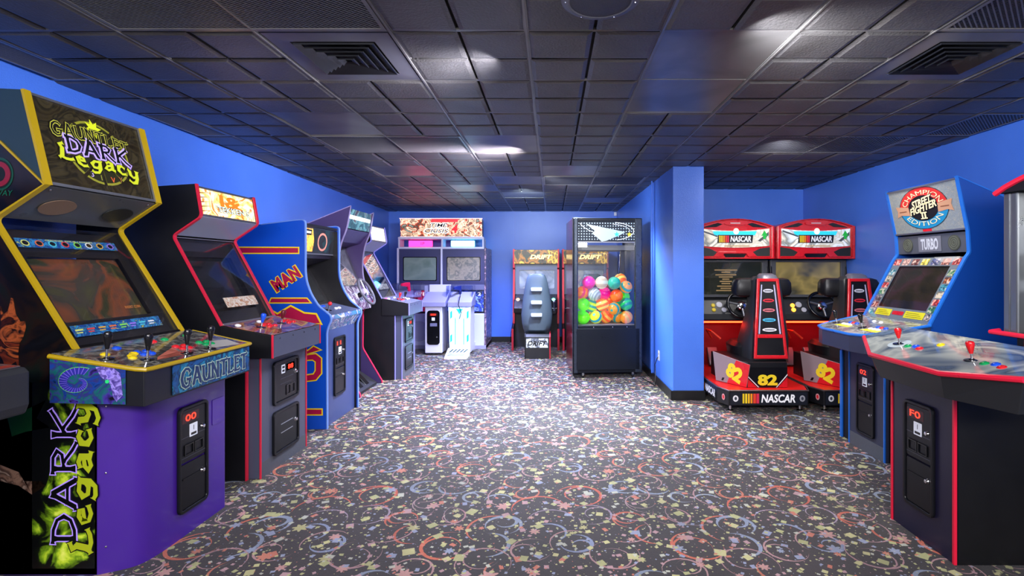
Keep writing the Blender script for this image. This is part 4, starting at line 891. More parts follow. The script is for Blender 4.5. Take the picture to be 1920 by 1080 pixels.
text('lettering', front(.014, .046, .63), 'PLAYER 2', .40, .30, .055, mat('white glow ink', 'ffffff', .4, emit=.6), t, w=.5, c=.003); text('lettering', front(-.73, .046, .63), 'PLAYER 1', .36, .30, .055, mat('white glow ink', 'ffffff', .4, emit=.6), t, w=.5, c=.003)
for x0, x1 in ((-hw+.03, -.03), (.03, hw-.03)):
    MB().box(x0, x1, .0, .3, .04, .60).build('speaker_cabinet', mat('lavender white', 'b9bce0', .35), t, bevel=.02)
    MB().lathe(((x0+x1)/2, -.002, .30), (0, -1, 0), [(0, .17), (.01, .165), (.004, .14), (.004, .01)], 28).build('speaker', mat('speaker cone', '9a9cc4', .45), t, smooth=True)
MB().box(-hw, hw, -.02, .78, .0, .06).build('base', mat('lilac base', '8a88b0', .4), t, bevel=.004)
# lamp shelf
MB().box(-.74, .72, .02, .40, 1.70, 1.735).build('lamp_shelf', WP, t, bevel=.004)
PK = mat('pink lamp panel', 'ff2a7a', .4, emit=5); CY = mat('cyan lamp panel', '6ad8ff', .4, emit=8)
a = decal('player_lamp', front(-.56, .04, 1.74), [rrect(0, 0, .40, .10, .01)], PK, t, c=0, t=.03); text('lettering', front(-.56, .008, 1.74), '1P', .24, .05, .05, mat('hot red ink', 'c00a3a', .4, emit=1.5), a, c=.003)
decal('player_lamp', front(.16, .04, 1.74), [rrect(0, 0, .40, .10, .01)], CY, t, c=0, t=.03)
MB().slab([(-.75, .02), (.72, .02), (.70, .35), (-.72, .35)], 1.865, 1.905).build('lamp_hood', WP, t, bevel=.01)
for x in (-.745, -.01, .69): MB().box(x, x+.025, .03, .3, 1.735, 1.87).build('hood_post', WP, t)
mp = Plane((-.72, .10, 1.91), (1, 0, 0), (0, -.12, 1)); MB().box(-.70, .66, .13, .40, 1.90, 2.22).build('light_box', BLK, t)
mq = decal('marquee', mp, [rrect(0, 0, 1.40, .32, .004)], artmat('red comic marquee', ['2a1410', 'b8382a', 'e8c8a0', '5a2a1c', 'f4dcb8', 'b8482a', '3a2a20', '8a9a8a', '2a1814'], 8, 1.1, .3, .8, det=5), t, c=0, t=.01)
decal('marquee_splash', mp, [[(.52, .25), (.54, .31), (1.0, .31), (.98, .255)]], mat('marquee red ink', 'd8323a', .4, emit=1.2), mq, c=.0105, t=.0006)
for s_, a_, b_, h_, w_ in (('TIME', .665, .20, .075, .30), ('CRISIS', .62, .105, .075, .42)):
    text('lettering_outline', mp, s_, a_, b_, h_+.012, mat('white glow ink 2', 'ffffff', .4, emit=1.6), mq, w=w_+.012, bold=.035, shear=.25, c=.0115); text('lettering', mp, s_, a_, b_, h_-.01, mat('charcoal ink', '14141c', .4), mq, w=w_-.01, bold=.008, shear=.25, c=.0125)
text('lettering', mp, '4', .93, .14, .15, mat('marquee red ink 2', 'c8202a', .4, emit=1), mq, bold=.03, shear=.2, c=.0125)
for b_ in (0, .315): decal('marquee_retainer', mp, [rrect(-.01, b_-.005, 1.41, b_+.008, .002)], mat('glowing retainer edge', 'f4d8e0', .4, emit=.8), t, c=.008, t=.012)
# pedestals
def guncab(x, lit):
    hw2 = .165 if lit else .135
    p = MB().slab([(x-hw2, -.64), (x+hw2, -.64), (x+hw2+.005, -.22), (x-hw2+.015, -.22)], .03, .76).build('pedestal', WP, t, bevel=.012)
    MB().box(x-.13, x+.15, -.22, 0, .0, .12).build('floor_channel', WP, t)
    MB().prism([(-.66, .76), (-.66, .84), (-.30, .98), (-.22, .98), (-.22, .76)], x-.19, x+.19).build('holster_shelf', mat('holster lilac', '8f8fb4', .35), t, bevel=.01)
    sh = MB().box(x-.18, x-.172, -.50, -.2, .84, 1.09).box(x+.172, x+.18, -.50, -.2, .84, 1.09).box(x-.18, x+.18, -.208, -.2, .9, 1.09).build('clear_shield', glassmat('shield acrylic', 'dfe4f4'), t)
    if not lit: MB().box(x-.165, x+.19, -.215, -.195, .86, 1.10).build('shield_board', WP, t, bevel=.004)
    return p
guncab(.01, 0)
dp_ = front(-.09, -.641, .165)
d = decal('coin_door', dp_, [rrect(0, 0, .20, .54, .045)], BLKG, t, c=0, t=.010, bevel=.003)
display(Plane(dp_.p(0, 0, .006), dp_.u, dp_.v), .10, .475, .13, .045, '000', d); decal('price_card', dp_, [rrect(.075, .38, .125, .43, .004)], CARD, d, c=.010, t=.002); decal('ticket_window', dp_, [rrect(.05, .29, .16, .34, .004)], mat('frosted slot', '6a6a86', .4), d, c=.010, t=.003); knob_lock(dp_, .155, .12, d)
guncab(.425, 1)
CG = mat('cyan white lit acrylic', 'c8f4ff', .3, emit=1.25); TG = mat('teal lit stripe', '18a8a8', .3, emit=.6)
lp = front(.25, -.652, .05)
for x0, x1 in ((0, .15), (.20, .35)):
    decal('lit_panel', lp, [[(x0+(.0 if x0 else .02), .03), (x1, .0), (x1, .66), (x0, .71)]] if not x0 else [[(x0, .0), (x1-.02, .03), (x1, .71), (x0, .66)]], CG, t, c=0, t=.012, bevel=.003)
decal('lit_spine', lp, [[(.155, .02), (.195, .02), (.195, .60), (.26, .70), (.09, .70), (.155, .60)]], mat('soft lit spine', 'a8e0f8', .3, emit=.9), t, c=.002, t=.008)
for x0 in (.105, .235): decal('lit_stripe', lp, [[(x0, .12), (x0+.012, .12), (x0+.012, .52), (x0, .56)]], TG, t, c=.013, t=.002)
for x0 in (.03, .29):
    for z0 in (.15, .52): decal('lit_stripe', lp, [[(x0, z0), (x0+.03, z0+.03), (x0+.03, z0+.14), (x0, z0+.11)]], TG, t, c=.013, t=.002)
decal('lit_stripe', lp, [[(.12, .68), (.23, .68), (.175, .60)]], TG, t, c=.013, t=.002)
# floor pedal in front of the lit pedestal
t2 = thing('foot_pedal', 'white foot pedal plate with dark slanted stripes in front of the glowing cyan pedestal', 'pedal', (-1.455, 7.93, 0), 0)
MB().prism([(-.16, 0), (-.16, .02), (.16, .12), (.18, .12), (.18, 0)], -.17, .17).build('housing', WHT, t2, bevel=.006)
pp_ = Plane((-.15, -.15, .026), (1, 0, 0), (0, .30, .094)); tr_ = decal('tread', pp_, [rrect(0, .01, .30, .29, .01)], mat('tread white', 'c8ccdc', .4), t2, c=0, t=.006, bevel=.002)
for k in range(5): decal('tread_stripe', pp_, [[(.02+.055*k, .16), (.045+.055*k, .16), (.085+.055*k, .27), (.06+.055*k, .27)]], BLKG, tr_, c=.006, t=.001)
for k in range(2): decal('tread_rib', pp_, [rrect(.02, .04+.05*k, .28, .06+.05*k, .004)], GRM, tr_, c=.006, t=.003)
tag(MB().tube([(-1.46, 8.28, 1.0), (-1.44, 8.10, .93), (-1.46, 8.06, .80), (-1.42, 8.09, .68), (-1.45, 8.10, .58)], .006).build('gun_cable', BLKG, smooth=True), 'black cable looping down the glowing cyan pedestal', 'cable')
def lightgun(lab, x, y, z, m):
    g = thing('light_gun', lab, 'toy gun', (x, y, z), -20, None)
    MB().prism([(-.13, .045), (-.13, .085), (-.02, .10), (.08, .10), (.09, .05), (.05, .02), (-.02, .035)], -.016, .016).build('barrel', m, g, bevel=.005)
    MB().prism([(.03, .04), (.085, .05), (.11, -.055), (.06, -.065)], -.015, .015).build('grip', m, g, bevel=.006); MB().tube([(0, .03, .035), (0, .01, .005), (0, .035, -.005), (0, .055, .01)], .004).build('trigger_guard', BLKG, g, smooth=True)
    g.rotation_euler = (0, math.radians(0), math.radians(-20)); return g
MB().slab([(-2.56, 8.22), (-2.30, 8.22), (-2.30, 8.62), (-2.56, 8.62)], .03, .76).build('pedestal_left', WP, None)
bpy.data.objects.remove(bpy.data.objects['pedestal_left'])
lightgun('hot pink red toy light gun in the holster at the left of the shooting game', -2.37, 8.42, 1.04, mat('pink red gun plastic', 'd81a4a', .3, emit=.15)); lightgun('dark blue toy light gun on top of the glowing cyan pedestal', -1.52, 8.36, .985, mat('navy gun plastic', '1c2a6a', .3))
# holster arm carrying the pink gun
MB().prism([(-.30, 1.0), (-.55, .93), (-.55, .90), (-.02, .88), (.0, 1.0)], -.72, -.34).build('holster_shelf', mat('holster lilac', '8f8fb4', .35), t, bevel=.01); MB().box(-.73, -.722, -.5, 0, .93, 1.12).box(-.345, -.337, -.5, 0, .93, 1.12).build('clear_shield', glassmat('shield acrylic', 'dfe4f4'), t)
MB().box(-.62, -.46, -.30, .0, .06, .90).build('holster_leg', mat('violet laminate', '5a4ab8', .35), t, bevel=.004)
# --- two drifting games: cabinet and separate seat
DR = mat('crimson metal trim', 'a82030', .3, .3)
def drift(cx, lab, first):
    t = thing('drift_racing_game', lab, 'arcade game', (cx, 8.62, 0), 0, None)
    w_ = .395
    prof = [(0, 0), (0, .36), (.28, .42), (.30, .85), (.34, 1.35), (.30, 1.38), (.30, 1.70), (.92, 1.70), (.92, 0)]
    for x in (-w_, w_-.025):
        MB().prism(prof, x, x+.025).build('side_panel', BLK, t, bevel=.003); MB().strip(prof[2:7], x-.004, x+.029, .008).build('edge_trim', DR, t)
        MB().strip(prof[:2], x-.004, x+.029, .006).build('edge_trim', DR, t)
    MB().box(-w_+.025, w_-.025, .40, .9, 0, 1.68).build('cabinet_body', mat('dark plum body', '20202a', .4), t)
    pl = front(-w_+.025, .395, .92); W_ = 2*w_-.05
    decal('monitor_frame', pl, ringp(rrect(0, 0, W_, .52, .004), rrect(.075, .10, W_-.055, .42, .02)), mat('pale grey bezel', '6d7484', .35), t, c=0, t=.03); decal('screen', pl, [rrect(.07, .09, W_-.05, .43, .02)], artmat('hazy grey picture', ['8a94a4', 'a8b0b8', '76808c', 'c0b8a8'], 3, .4, .15, 1), t, c=.003, t=.004)
    decal('cover_glass', pl, [rrect(0, 0, W_, .52, .004)], GLS, t, c=.04, t=.003)
    mp = front(-w_+.02, .30, 1.45); MB().box(-w_+.025, w_-.025, .31, .9, 1.44, 1.69).build('light_box', BLK, t)
    mq = decal('marquee', mp, [rrect(0, 0, 2*w_-.04, .235, .003)], artmat('gold and dark marquee', ['14100a', '6a4a14', 'e8b83a', '2a2410', 'a86a1c', '1a3020', '3a2a14', '14100a'], 3.5, .9, .3, 2), t, c=0, t=.008)
    text('lettering_outline', mp, 'DRIFT', .46, .115, .085, mat('dark amber ink', '3a1c08', .4), mq, w=.40, bold=.06, shear=.3, c=.009); text('lettering', mp, 'DRIFT', .46, .115, .078, mat('bright gold ink', 'ffe890', .4, emit=1.3), mq, w=.39, bold=.04, shear=.3, c=.010)
    MB().prism([(.02, .62), (-.0, .70), (.10, .84), (.36, .92), (.38, .62)], -w_+.03, w_-.03).build('dashboard', BLKG, t, bevel=.01)
    for x, c_ in ((-.30, 'ffb060'), (.30, '60ffc8')): MB().lathe((x, .12, .83), (0, -.8, .6), [(0, .035), (.02, .03), (.03, .01)], 16).build('dash_lamp', mat('lamp ' + c_, c_, .3, emit=6), t, smooth=True)
    c0 = Vector((0, -.10, .78)); u_ = Vector((1, 0, 0)); v_ = Vector((0, .35, .93)); wh = MB().tube([c0+(u_*math.cos(2*PI*i/28)+v_*math.sin(2*PI*i/28))*.15 for i in range(28)], .015, 8, closed=True).build('steering_wheel', BLKG, t, smooth=True)
    MB().cyl(c0+Vector((0, .2, -.07)), c0, .03, .045).build('column', BLKG, wh, smooth=True)
    for g_ in (30, 150, 270): MB().cyl(c0, c0+(u_*math.cos(math.radians(g_))+v_*math.sin(math.radians(g_)))*.15, .012).build('spoke', GRM, wh, smooth=True)
    MB().box(w_-.11, w_-.06, -.08, .06, .62, .66).build('shifter_bracket', BLKG, t); MB().cyl((w_-.085, -.04, .66), (w_-.085, -.06, .80), .008, .008).sphere((w_-.085, -.062, .815), .024).build('shifter', CHR, t, smooth=True)
    # seat on its rail
    SX = .04; SG = mat('slate moulded seat', '46525f', .42, bump=(250, .2, .0008))
    t.children
    MB().prism([(-.80, .0), (-.80, .33), (-.76, .37), (-.40, .37), (-.30, .26), (.05, .10), (.05, 0)], SX-.17, SX+.20).build('seat_base', BLK, t, bevel=.005)
    for x in (SX-.18, SX+.195): MB().strip([(-.80, 0), (-.80, .33), (-.76, .375), (-.40, .375), (-.30, .265), (.05, .105)], x, x+.018, .006).build('edge_trim', DR if x > 0 else BLKG, t)
    sp = front(SX-.155, -.802, .17); a_ = decal('seat_badge', sp, [rrect(0, 0, .33, .14, .004)], artmat('chrome badge art', ['5a6068', 'c8ccd4', '3a3e48', '8a8e98'], 12, .15, .25, 1), t, c=0, t=.003)
    text('lettering', sp, 'DRIFT', .165, .065, .07, BLKG, a_, w=.30, bold=.03, shear=.3, c=.004)
    # moulded shell: rows of (z, half width, y, thickness)
    rows = [(.36, .18, -.62, .10), (.42, .21, -.70, .12), (.52, .23, -.72, .11), (.66, .24, -.735, .10), (.85, .222, -.745, .095), (1.02, .195, -.75, .09), (1.14, .17, -.755, .085), (1.22, .15, -.75, .08), (1.27, .125, -.75, .06), (1.285, .09, -.745, .03)]
    rings = []
    for z, hw_, y, th in rows:
        r_ = []
        for i in range(24):
            a0 = 2*PI*i/24; cx_ = math.copysign(abs(math.cos(a0))**.55, math.cos(a0)); sy_ = math.copysign(abs(math.sin(a0))**.7, math.sin(a0))
            r_.append((SX + hw_*cx_, y + th/2 + sy_*th/2 + (.07*(abs(cx_)**3) if z < 1.1 else .02*(abs(cx_)**3)), z))
        rings.append(r_)
    sh = MB().loft(rings).build('seat_shell', SG, t, smooth=True)
    for z in (1.05, .85, .66): MB().slab(rrect(SX-.085, -.80, SX+.085, -.74, .015), z-.028, z+.028).build('headrest_slot', mat('pale slot', 'a8b2c2', .35), sh, bevel=.012)
    MB().slab(rrect(SX-.20, -.62, SX+.20, -.12, .08), .36, .48).build('seat_cushion', SG, t, bevel=.03)
    return t
D1 = drift(-.275, 'drifting racing arcade game with grey seat, fully visible by the back wall', 1)
D2 = drift(.575, 'drifting racing arcade game standing behind the ball machine, seen partly through its glass', 0)
# --- ball vending machine
BM = thing('ball_vending_machine', 'tall black glass-fronted vending machine full of neon balls, beside the blue partition', 'vending machine', (.27, 6.42, 0), 4.5)
Wm, Dm, Hm = .865, .78, 2.0; NAVY = mat('blue black steel', '161c26', .3, .4, bump=(200, .15, .0005))
w0, w1, z0, z1, zs0, zs1 = .055, .775, .665, 1.69, 1.705, 1.95
MB().box(0, Wm, .02, Dm, .06, .655).build('lower_body', NAVY, BM, bevel=.008)
MB().box(.03, Wm-.03, .0, .02, .10, .62).build('lower_door', NAVY, BM, bevel=.006)
MB().box(0, Wm, .02, Dm, 1.955, Hm).build('top_panel', NAVY, BM, bevel=.008)
for a_, b_ in ((0, w0), (w1, Wm)):
    MB().box(a_, b_, .0, .06, .06, Hm).build('corner_post', mat('grey blue anodised post', '3a424e', .28, .6), BM, bevel=.012); MB().box(a_ if a_ else 0, b_ if a_ == 0 else Wm, Dm-.05, Dm, .06, Hm).build('corner_post', NAVY, BM, bevel=.006)
MB().box(-.012, .0, .03, Dm-.02, .06, Hm-.01).build('side_panel', mat('red reflection gloss side', '5a1420', .12, .3), BM, bevel=.003); MB().box(Wm-.012, Wm, .06, Dm-.05, .65, 1.97).build('side_panel', NAVY, BM)  # left side: reflection of a red cabinet put into the gloss colour
MB().box(-.016, -.004, .0, .035, .06, Hm).build('side_trim', mat('dark side trim', '2a2c34', .25, .5), BM, bevel=.003)
MB().box(w0, w1, .02, .04, z1, zs0).build('mid_rail', GRM, BM)
MB().box(w0, w1, .03, .12, zs0, zs1).build('sign_box', BLK, BM)
sp = front(w0, .03, zs0); sg = decal('sign', sp, [rrect(0, 0, w1-w0, .255, .002)], BLKG, BM, c=0, t=.004)
def starmat():
    m = bpy.data.materials.new('star dotted sign'); m.use_nodes = True; q = N(m); co = q.comb(q.sep(q.co())[0], q.sep(q.co())[2]); v = q.voro(co, 30, .0)
    k = q.m('LESS_THAN', v.outputs['Distance'], .22); c = q.mix(k, srgb('16202c'), srgb('c8dce8')); q.l(c, q.b.inputs['Base Color']); q.l(c, q.b.inputs['Emission Color']); q.b.inputs['Emission Strength'].default_value = .5; return m
decal('star_field', sp, [rrect(.004, .004, w1-w0-.004, .251, .002)], starmat(), sg, c=.004, t=.001)
decal('comet', sp, [[(.10, .22), (.60, .12), (.53, .08), (.36, .01), (.30, .0), (.18, .10), (.22, .13)]], mat('sign silver ink', 'b8ccd2', .4, emit=.55), sg, c=.0055, t=.001)
WI = mat('sign white ink', 'f0f4f8', .4, emit=.8)
def arcband(cx_, cy_, rx, ry, a0, a1, w_, n=24):
    o_ = [(cx_+rx*math.cos(math.radians(a0+(a1-a0)*i/n)), cy_+ry*math.sin(math.radians(a0+(a1-a0)*i/n))) for i in range(n+1)]; i_ = [(cx_+(rx-w_)*math.cos(math.radians(a0+(a1-a0)*i/n)), cy_+(ry-w_)*math.sin(math.radians(a0+(a1-a0)*i/n))) for i in range(n+1)]
    return [[o_[i], o_[i+1], i_[i+1], i_[i]] for i in range(n)]
decal('orbit_line', sp, arcband(.42, .13, .29, .115, -75, 80, .007), WI, sg, c=.0068, t=.0006); decal('orbit_line', sp, arcband(.36, .13, .30, .095, 0, 75, .005), WI, sg, c=.0068, t=.0006); decal('orbit_line', sp, arcband(.42, .30, .42, .22, 200, 250, .006), WI, sg, c=.0068, t=.0006)
def starp(cx_, cy_, r): return [(cx_+(r if k % 2 == 0 else r*.42)*math.sin(k*PI/5), cy_+(r if k % 2 == 0 else r*.42)*math.cos(k*PI/5)) for k in range(10)]
decal('sign_star', sp, [starp(.49, .09, .038)], mat('cyan star ink', '3ac8e8', .4, emit=.8), sg, c=.008); decal('sign_star', sp, [starp(.65, .09, .034)], mat('yellow star ink', 'e8d83a', .4, emit=.8), sg, c=.008)
decal('window_glass', front(w0, .035, z0), [rrect(0, 0, w1-w0, z1-z0, .002)], GLS, BM, c=0, t=.004); decal('window_glass', front(w0, Dm-.03, z0), [rrect(0, 0, w1-w0, z1-z0, .002)], GLS, BM, c=0, t=.004)
MB().box(w0, w1, .05, Dm-.04, .64, .662).build('ball_tray', mat('tray grey', '8a8a90', .4), BM)
MB().box(w0, w1, .06, Dm-.04, 1.60, 1.66).build('ceiling_tray', mat('light grey rail', '7c7c74', .4), BM)
MB().box(.655, .70, .30, .36, .66, 1.60).build('dispenser_column', mat('dark dispenser steel', '3c3e42', .3, .6), BM); MB().box(.70, w1, .28, .44, .66, 1.60).build('dispenser_column', BLKG, BM)
MB().tube([(.64, .28, 1.55), (.62, .26, 1.3), (.655, .30, 1.05)], .006).build('dispenser_rod', CHR, BM, smooth=True)
MB().sphere((.655, .28, 1.22), .018).build('latch_knob', CHR, BM, smooth=True)
for x, y in ((.12, .04), (.75, .04), (.12, .70), (.75, .70)):
    c_ = MB().box(x-.012, x+.012, y-.02, y+.02, .03, .065).build('caster', GRM, BM); MB().cyl((x-.011, y, .026), (x+.011, y, .026), .026).build('wheel', BLKG, c_, smooth=True)
for x in (.25, .49, .67): bolts(BM, front(0, 0, 0), [(x, .635)], .006)
area_l = bpy.data.lights.new('machine_lamp', 'AREA'); area_l.energy = 1.6; area_l.size = .5; area_l.color = (1, 1, .95); lo_ = bpy.data.objects.new('machine_lamp', area_l); COL.objects.link(lo_); lo_.parent = BM; lo_.location = (.41, .25, 1.59)
# the balls, placed where they press against the window: (px, py, colours, words)
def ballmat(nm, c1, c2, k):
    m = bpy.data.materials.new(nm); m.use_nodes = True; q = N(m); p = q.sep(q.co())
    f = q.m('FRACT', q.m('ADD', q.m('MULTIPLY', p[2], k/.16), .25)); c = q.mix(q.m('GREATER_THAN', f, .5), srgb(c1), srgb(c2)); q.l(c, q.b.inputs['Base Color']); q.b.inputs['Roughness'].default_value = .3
    q.l(c, q.b.inputs['Emission Color']); q.b.inputs['Emission Strength'].default_value = .36; return m  # emission puts the light inside the case into the ball colours
BC = dict(M=('f020a8', 'd81090'), W=('d8dcc0', 'c8b8a0'), T=('18b89a', '10a088'), P=('ff1a9a', 'e01088'), O=('ff7a2a', 'e84a20'), OP=('ff8a3a', 'f03a7a'), G=('6aff20', '4ae818'), GT=('18a0a0', 'c8f030'), OY=('ff6a1a', 'ffd060'), TO=('e89a30', '2a9a9a'), TG=('20c060', '18887a'), RO=('ff5a20', 'f8b040'), S=('b8c8c8', '8a9aa0'), YT=('d8e830', '20a0b8'), OT=('f08a2a', 'c8a040'))
BN = dict(M='magenta', W='cream white', T='teal', P='hot pink', O='orange', OP='orange and pink striped', G='lime green', GT='teal and yellow-green striped', OY='orange and yellow striped', TO='amber and teal striped', TG='green and teal striped', RO='red-orange and gold striped', S='silvery grey', YT='yellow and blue striped', OT='amber and tan striped')
def zp(a, b): return 900+a/3, 380+b/3
BL = [(615,487,'M','behind the upper left of the window'),(688,480,'W','at the top of the pile'),(772,493,'T','at the top right of the pile'),(658,528,'S','between the magenta ball and the hot pink ball'),(728,545,'P','in the middle of the pile'),(582,530,'OP','at the left edge of the window'),(806,553,'O','right of the hot pink ball'),(850,498,'TO','at the upper right edge of the window'),
      (572,597,'G','at the left edge, upper of two'),(577,655,'G','in the lower left corner of the window'),(632,588,'GT','right of the upper lime ball'),(694,596,'OY','below the silvery grey ball'),(766,598,'TO','below the plain orange ball'),(845,602,'TG','at the right edge of the window'),(645,652,'YT','on the bottom row beside the lime corner ball'),
      (726,652,'RO','at the middle of the bottom row'),(806,655,'TO','on the bottom row toward the right'),(864,660,'OT','in the lower right corner of the window'),(800,478,'OY','half hidden behind the teal ball'),(866,556,'G','half hidden at the right edge, above the green and teal ball')]
r0 = .082; th_ = math.radians(4.5); placed = []
def cand(px, py, ly):                    # window point -> machine-local x, z on the row at depth ly
    u = (px-VPX)/FPX; v = (VPY-py)/FPX; c_, s_ = math.cos(th_), math.sin(th_)
    # world (X, Y) = loc + R(lx, ly); solve X = u*Y
    lx = (u*(6.42 + c_*ly) - .27 + s_*ly)/(c_ - u*s_); Y = 6.42 + s_*lx + c_*ly; return lx, CH + v*Y
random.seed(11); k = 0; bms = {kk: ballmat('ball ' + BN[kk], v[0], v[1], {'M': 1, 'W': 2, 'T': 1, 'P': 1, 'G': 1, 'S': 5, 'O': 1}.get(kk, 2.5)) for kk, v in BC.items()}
pts = []
for a, b, kk, wd in BL:
    px, py = zp(a, b); lx, z = cand(px, py, .125); lx = min(max(lx, w0+r0), w1-r0); pts.append([Vector((lx, .125, max(z, .665+r0))), kk, wd])
ex = [('G', 'top'), ('OY', 'top'), ('TG', 'top'), ('YT', 'x'), ('TO', 'x'), ('OP', 'x'), ('RO', 'x'), ('T', 'x')]
for q, (kk, _) in enumerate(ex): pts.append([Vector((w0+r0+.01+(q % 4)*.165, .30, .745 + .15*(q//4) + .01*(q % 3))), kk, None])
for it in range(400):                    # push apart until no two balls overlap
    for i in range(len(pts)):
        for j in range(i+1, len(pts)):
            d = pts[j][0]-pts[i][0]; L = d.length
            if L < 2*r0:
                mv = d.normalized()*(2*r0-L)*.5; wgt = Vector((.35, 1, .35)); mv = Vector((mv.x*wgt.x, mv.y*wgt.y + (.0006 if abs(d.y) < .01 else 0), mv.z*wgt.z)); pts[i][0] -= mv; pts[j][0] += mv
    for p in pts: p[0].x = min(max(p[0].x, w0+r0+.002), w1-r0-.002); p[0].y = min(max(p[0].y, .05+r0), .52); p[0].z = min(max(p[0].z, .663+r0), 1.22)
BM_M = Matrix.Translation((.27, 6.42, 0)) @ Matrix.Rotation(th_, 4, 'Z'); meshes = {}
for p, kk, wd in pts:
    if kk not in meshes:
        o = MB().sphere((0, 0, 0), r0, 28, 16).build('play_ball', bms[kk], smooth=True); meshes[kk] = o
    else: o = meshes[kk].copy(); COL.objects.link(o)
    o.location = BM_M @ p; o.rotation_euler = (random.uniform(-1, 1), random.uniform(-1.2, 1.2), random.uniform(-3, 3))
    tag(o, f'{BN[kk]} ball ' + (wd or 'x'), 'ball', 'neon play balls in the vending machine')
    if not wd: o['label'] = f'{BN[kk]} ball hidden in the back row of the vending machine'
# ---------------------------------------------------------------- racing alcove
NR = mat('racing red plastic', 'c81a24', .28, coat=.3); NB_ = mat('black racing plastic', '121216', .38, bump=(200, .2, .0006)); NG = mat('smoked grey plastic', '26282c', .4)
NEON = mat('red light tube', 'ff2a10', .3, emit=22)
def nascar_logo(pl, x, y, w, h, parent, lit=.0, c=.002):
    """slanted colour bars followed by the word"""
    cols = ['d8b820', 'e8c828', 'e8b020', 'e88a20', 'd8402a', 'c82a4a']
    for k, cc_ in enumerate(cols):
        x0 = x + w*.05*k; bw = w*.035 if k < 4 else w*.06
        decal('colour_bar', pl, [[(x0, y), (x0+bw, y), (x0+bw, y+h), (x0, y+h)]], mat('bar ' + cc_ + str(lit > 0), cc_, .35, emit=lit), parent, c=c, t=.0006)
    text('lettering', pl, 'NASCAR', x + w*.67, y+h/2, h*.86, mat('white logo ink' + str(lit > 0), 'f0f0f4', .35, emit=lit*1.2), parent, w=w*.64, bold=.03, shear=.15, c=c+.0008)
def racer(cx, lab, lit):
    t = thing('racing_arcade_game', lab, 'arcade game', (cx, 4.85, 0), 0)
    # floor platform with chamfered corners
    top_ = [(-.375, 0), (.375, 0), (.43, .16), (.43, 1.75), (-.43, 1.75), (-.43, .16)]
    MB().slab(top_, .08, .215).build('platform', NB_, t, bevel=.006); MB().slab([(x*.97, y*.99+.008) for x, y in top_], .215, .228).build('platform_deck', mat('red glow deck plate', 'c81414', .4), t, bevel=.003)  # deck colour brightened to carry the red glow of the lights
    MB().tube([(x, y, .222) for x, y in [(-.43, .9), (-.43, .16), (-.375, 0), (.375, 0), (.43, .16), (.43, .9)]], .008).build('platform_edge', mat('dark nickel edge', '6a5a5c', .3, .7), t, smooth=True)
    for x, y in ((-.33, .08), (.33, .08), (-.36, 1.5), (.36, 1.5)): MB().lathe((x, y, 0), (0, 0, 1), [(0, .03), (.02, .03), (.03, .012), (.085, .012)], 14).build('levelling_foot', CHR, t, smooth=True)
    pf = front(-.375, -.001, .085); nb = decal('nose_panel', pf, [rrect(.015, .005, .735, .125, .006)], mat('nose panel blue black', '20242e', .3, .2), t, c=0, t=.003)
    nascar_logo(pf, .13, .02, .50, .09, nb, .12, .0035)
    for x_, m_ in ((.065, WHT), (.69, mat('badge grey', '9a9aa2', .35))): decal('round_badge', pf, [ell(x_, .065, .026, .030, 18)], m_, nb, c=.0035, t=.001); decal('badge_mark', pf, [ell(x_, .065, .012, .016, 12)], mat('badge slate', '3a3e4a', .4), nb, c=.005, t=.0006)
    ca = Plane((-.44, .16, .085), (.065, -.16, 0), (0, 0, 1)); L_ = math.hypot(.065, .16)
    decal('round_badge', ca, [ell(L_*.6, .065, .022, .03, 18)], mat('badge rose', 'c88a90', .35), t, c=.001, t=.001); decal('badge_mark', ca, [ell(L_*.6, .065, .012, .018, 12)], NR, t, c=.0025, t=.0006)
    sa = Plane((-.441, .9, .085), (0, -1, 0), (0, 0, 1)); text('lettering', sa, 'NASCAR', .55, .065, .075, WHT, t, w=.32, shear=.15, bold=.03, c=.001); decal('side_bars', sa, [rrect(.28, .03, .36, .10, .002)], mat('bar orange', 'e0702a', .35), t, c=.001)
    # seat base boxes with the number
    sbx = [(-.30, .33), (-.16, .10), (.22, .10), (.27, .22), (.27, .78), (-.30, .78)]
    MB().slab(sbx, .226, .47).build('seat_box', NB_, t, bevel=.004)
    f_ = front(-.16, .098, .232); decal('number_panel', f_, [[(0, .0), (.38, .0), (.38, .0), (.38, .19), (0, .19)]], mat('number panel black', '0c0c10', .3), t, c=0, t=.003)
    decal('panel_wedge', f_, [[(.0, .0), (.09, .0), (.0, .085)], [(.38, .0), (.29, .0), (.38, .10)]], NR, t, c=.0035, t=.0006); decal('panel_line', f_, [[(.0, .10), (.10, .0), (.11, .0), (.0, .112)], [(.38, .115), (.28, .0), (.27, .0), (.38, .128)]], WHT, t, c=.0042, t=.0006)
    NU = mat('number yellow', 'e0c82a', .35, emit=.05)
    text('number_outline', f_, '82', .19, .07, .115, BLKG, t, w=.20, bold=.08, c=.004); text('number', f_, '82', .19, .07, .105, NU, t, w=.19, bold=.05, c=.0055)
    sdp = Plane((-.302, .331, .232), (.14, -.23, 0), (0, 0, 1)); WL_ = math.hypot(.14, .23)
    fin = decal('number_fin', sdp, [[(-.10, -.0), (WL_, -.0), (WL_+.04, .22), (-.14, .29)]], mat('taupe fin', '8a7a80', .35), t, c=.004, t=.008, bevel=.002)
    decal('fin_red', sdp, [[(.04, .0), (WL_, .0), (WL_+.04, .22), (.15, .24)]], NR, fin, c=.0125, t=.0006); text('number', sdp, '82', .13, .115, .15, NU, fin, w=.19, bold=.06, c=.0135, rot=-22)
    decal('fin_checker', sdp, [[(-.06+.03*k, .015*k), (-.035+.03*k, .015*k), (-.02+.03*k, .03+.015*k), (-.045+.03*k, .03+.015*k)] for k in range(1, 2)], BLKG, fin, c=.0135, t=.0006)
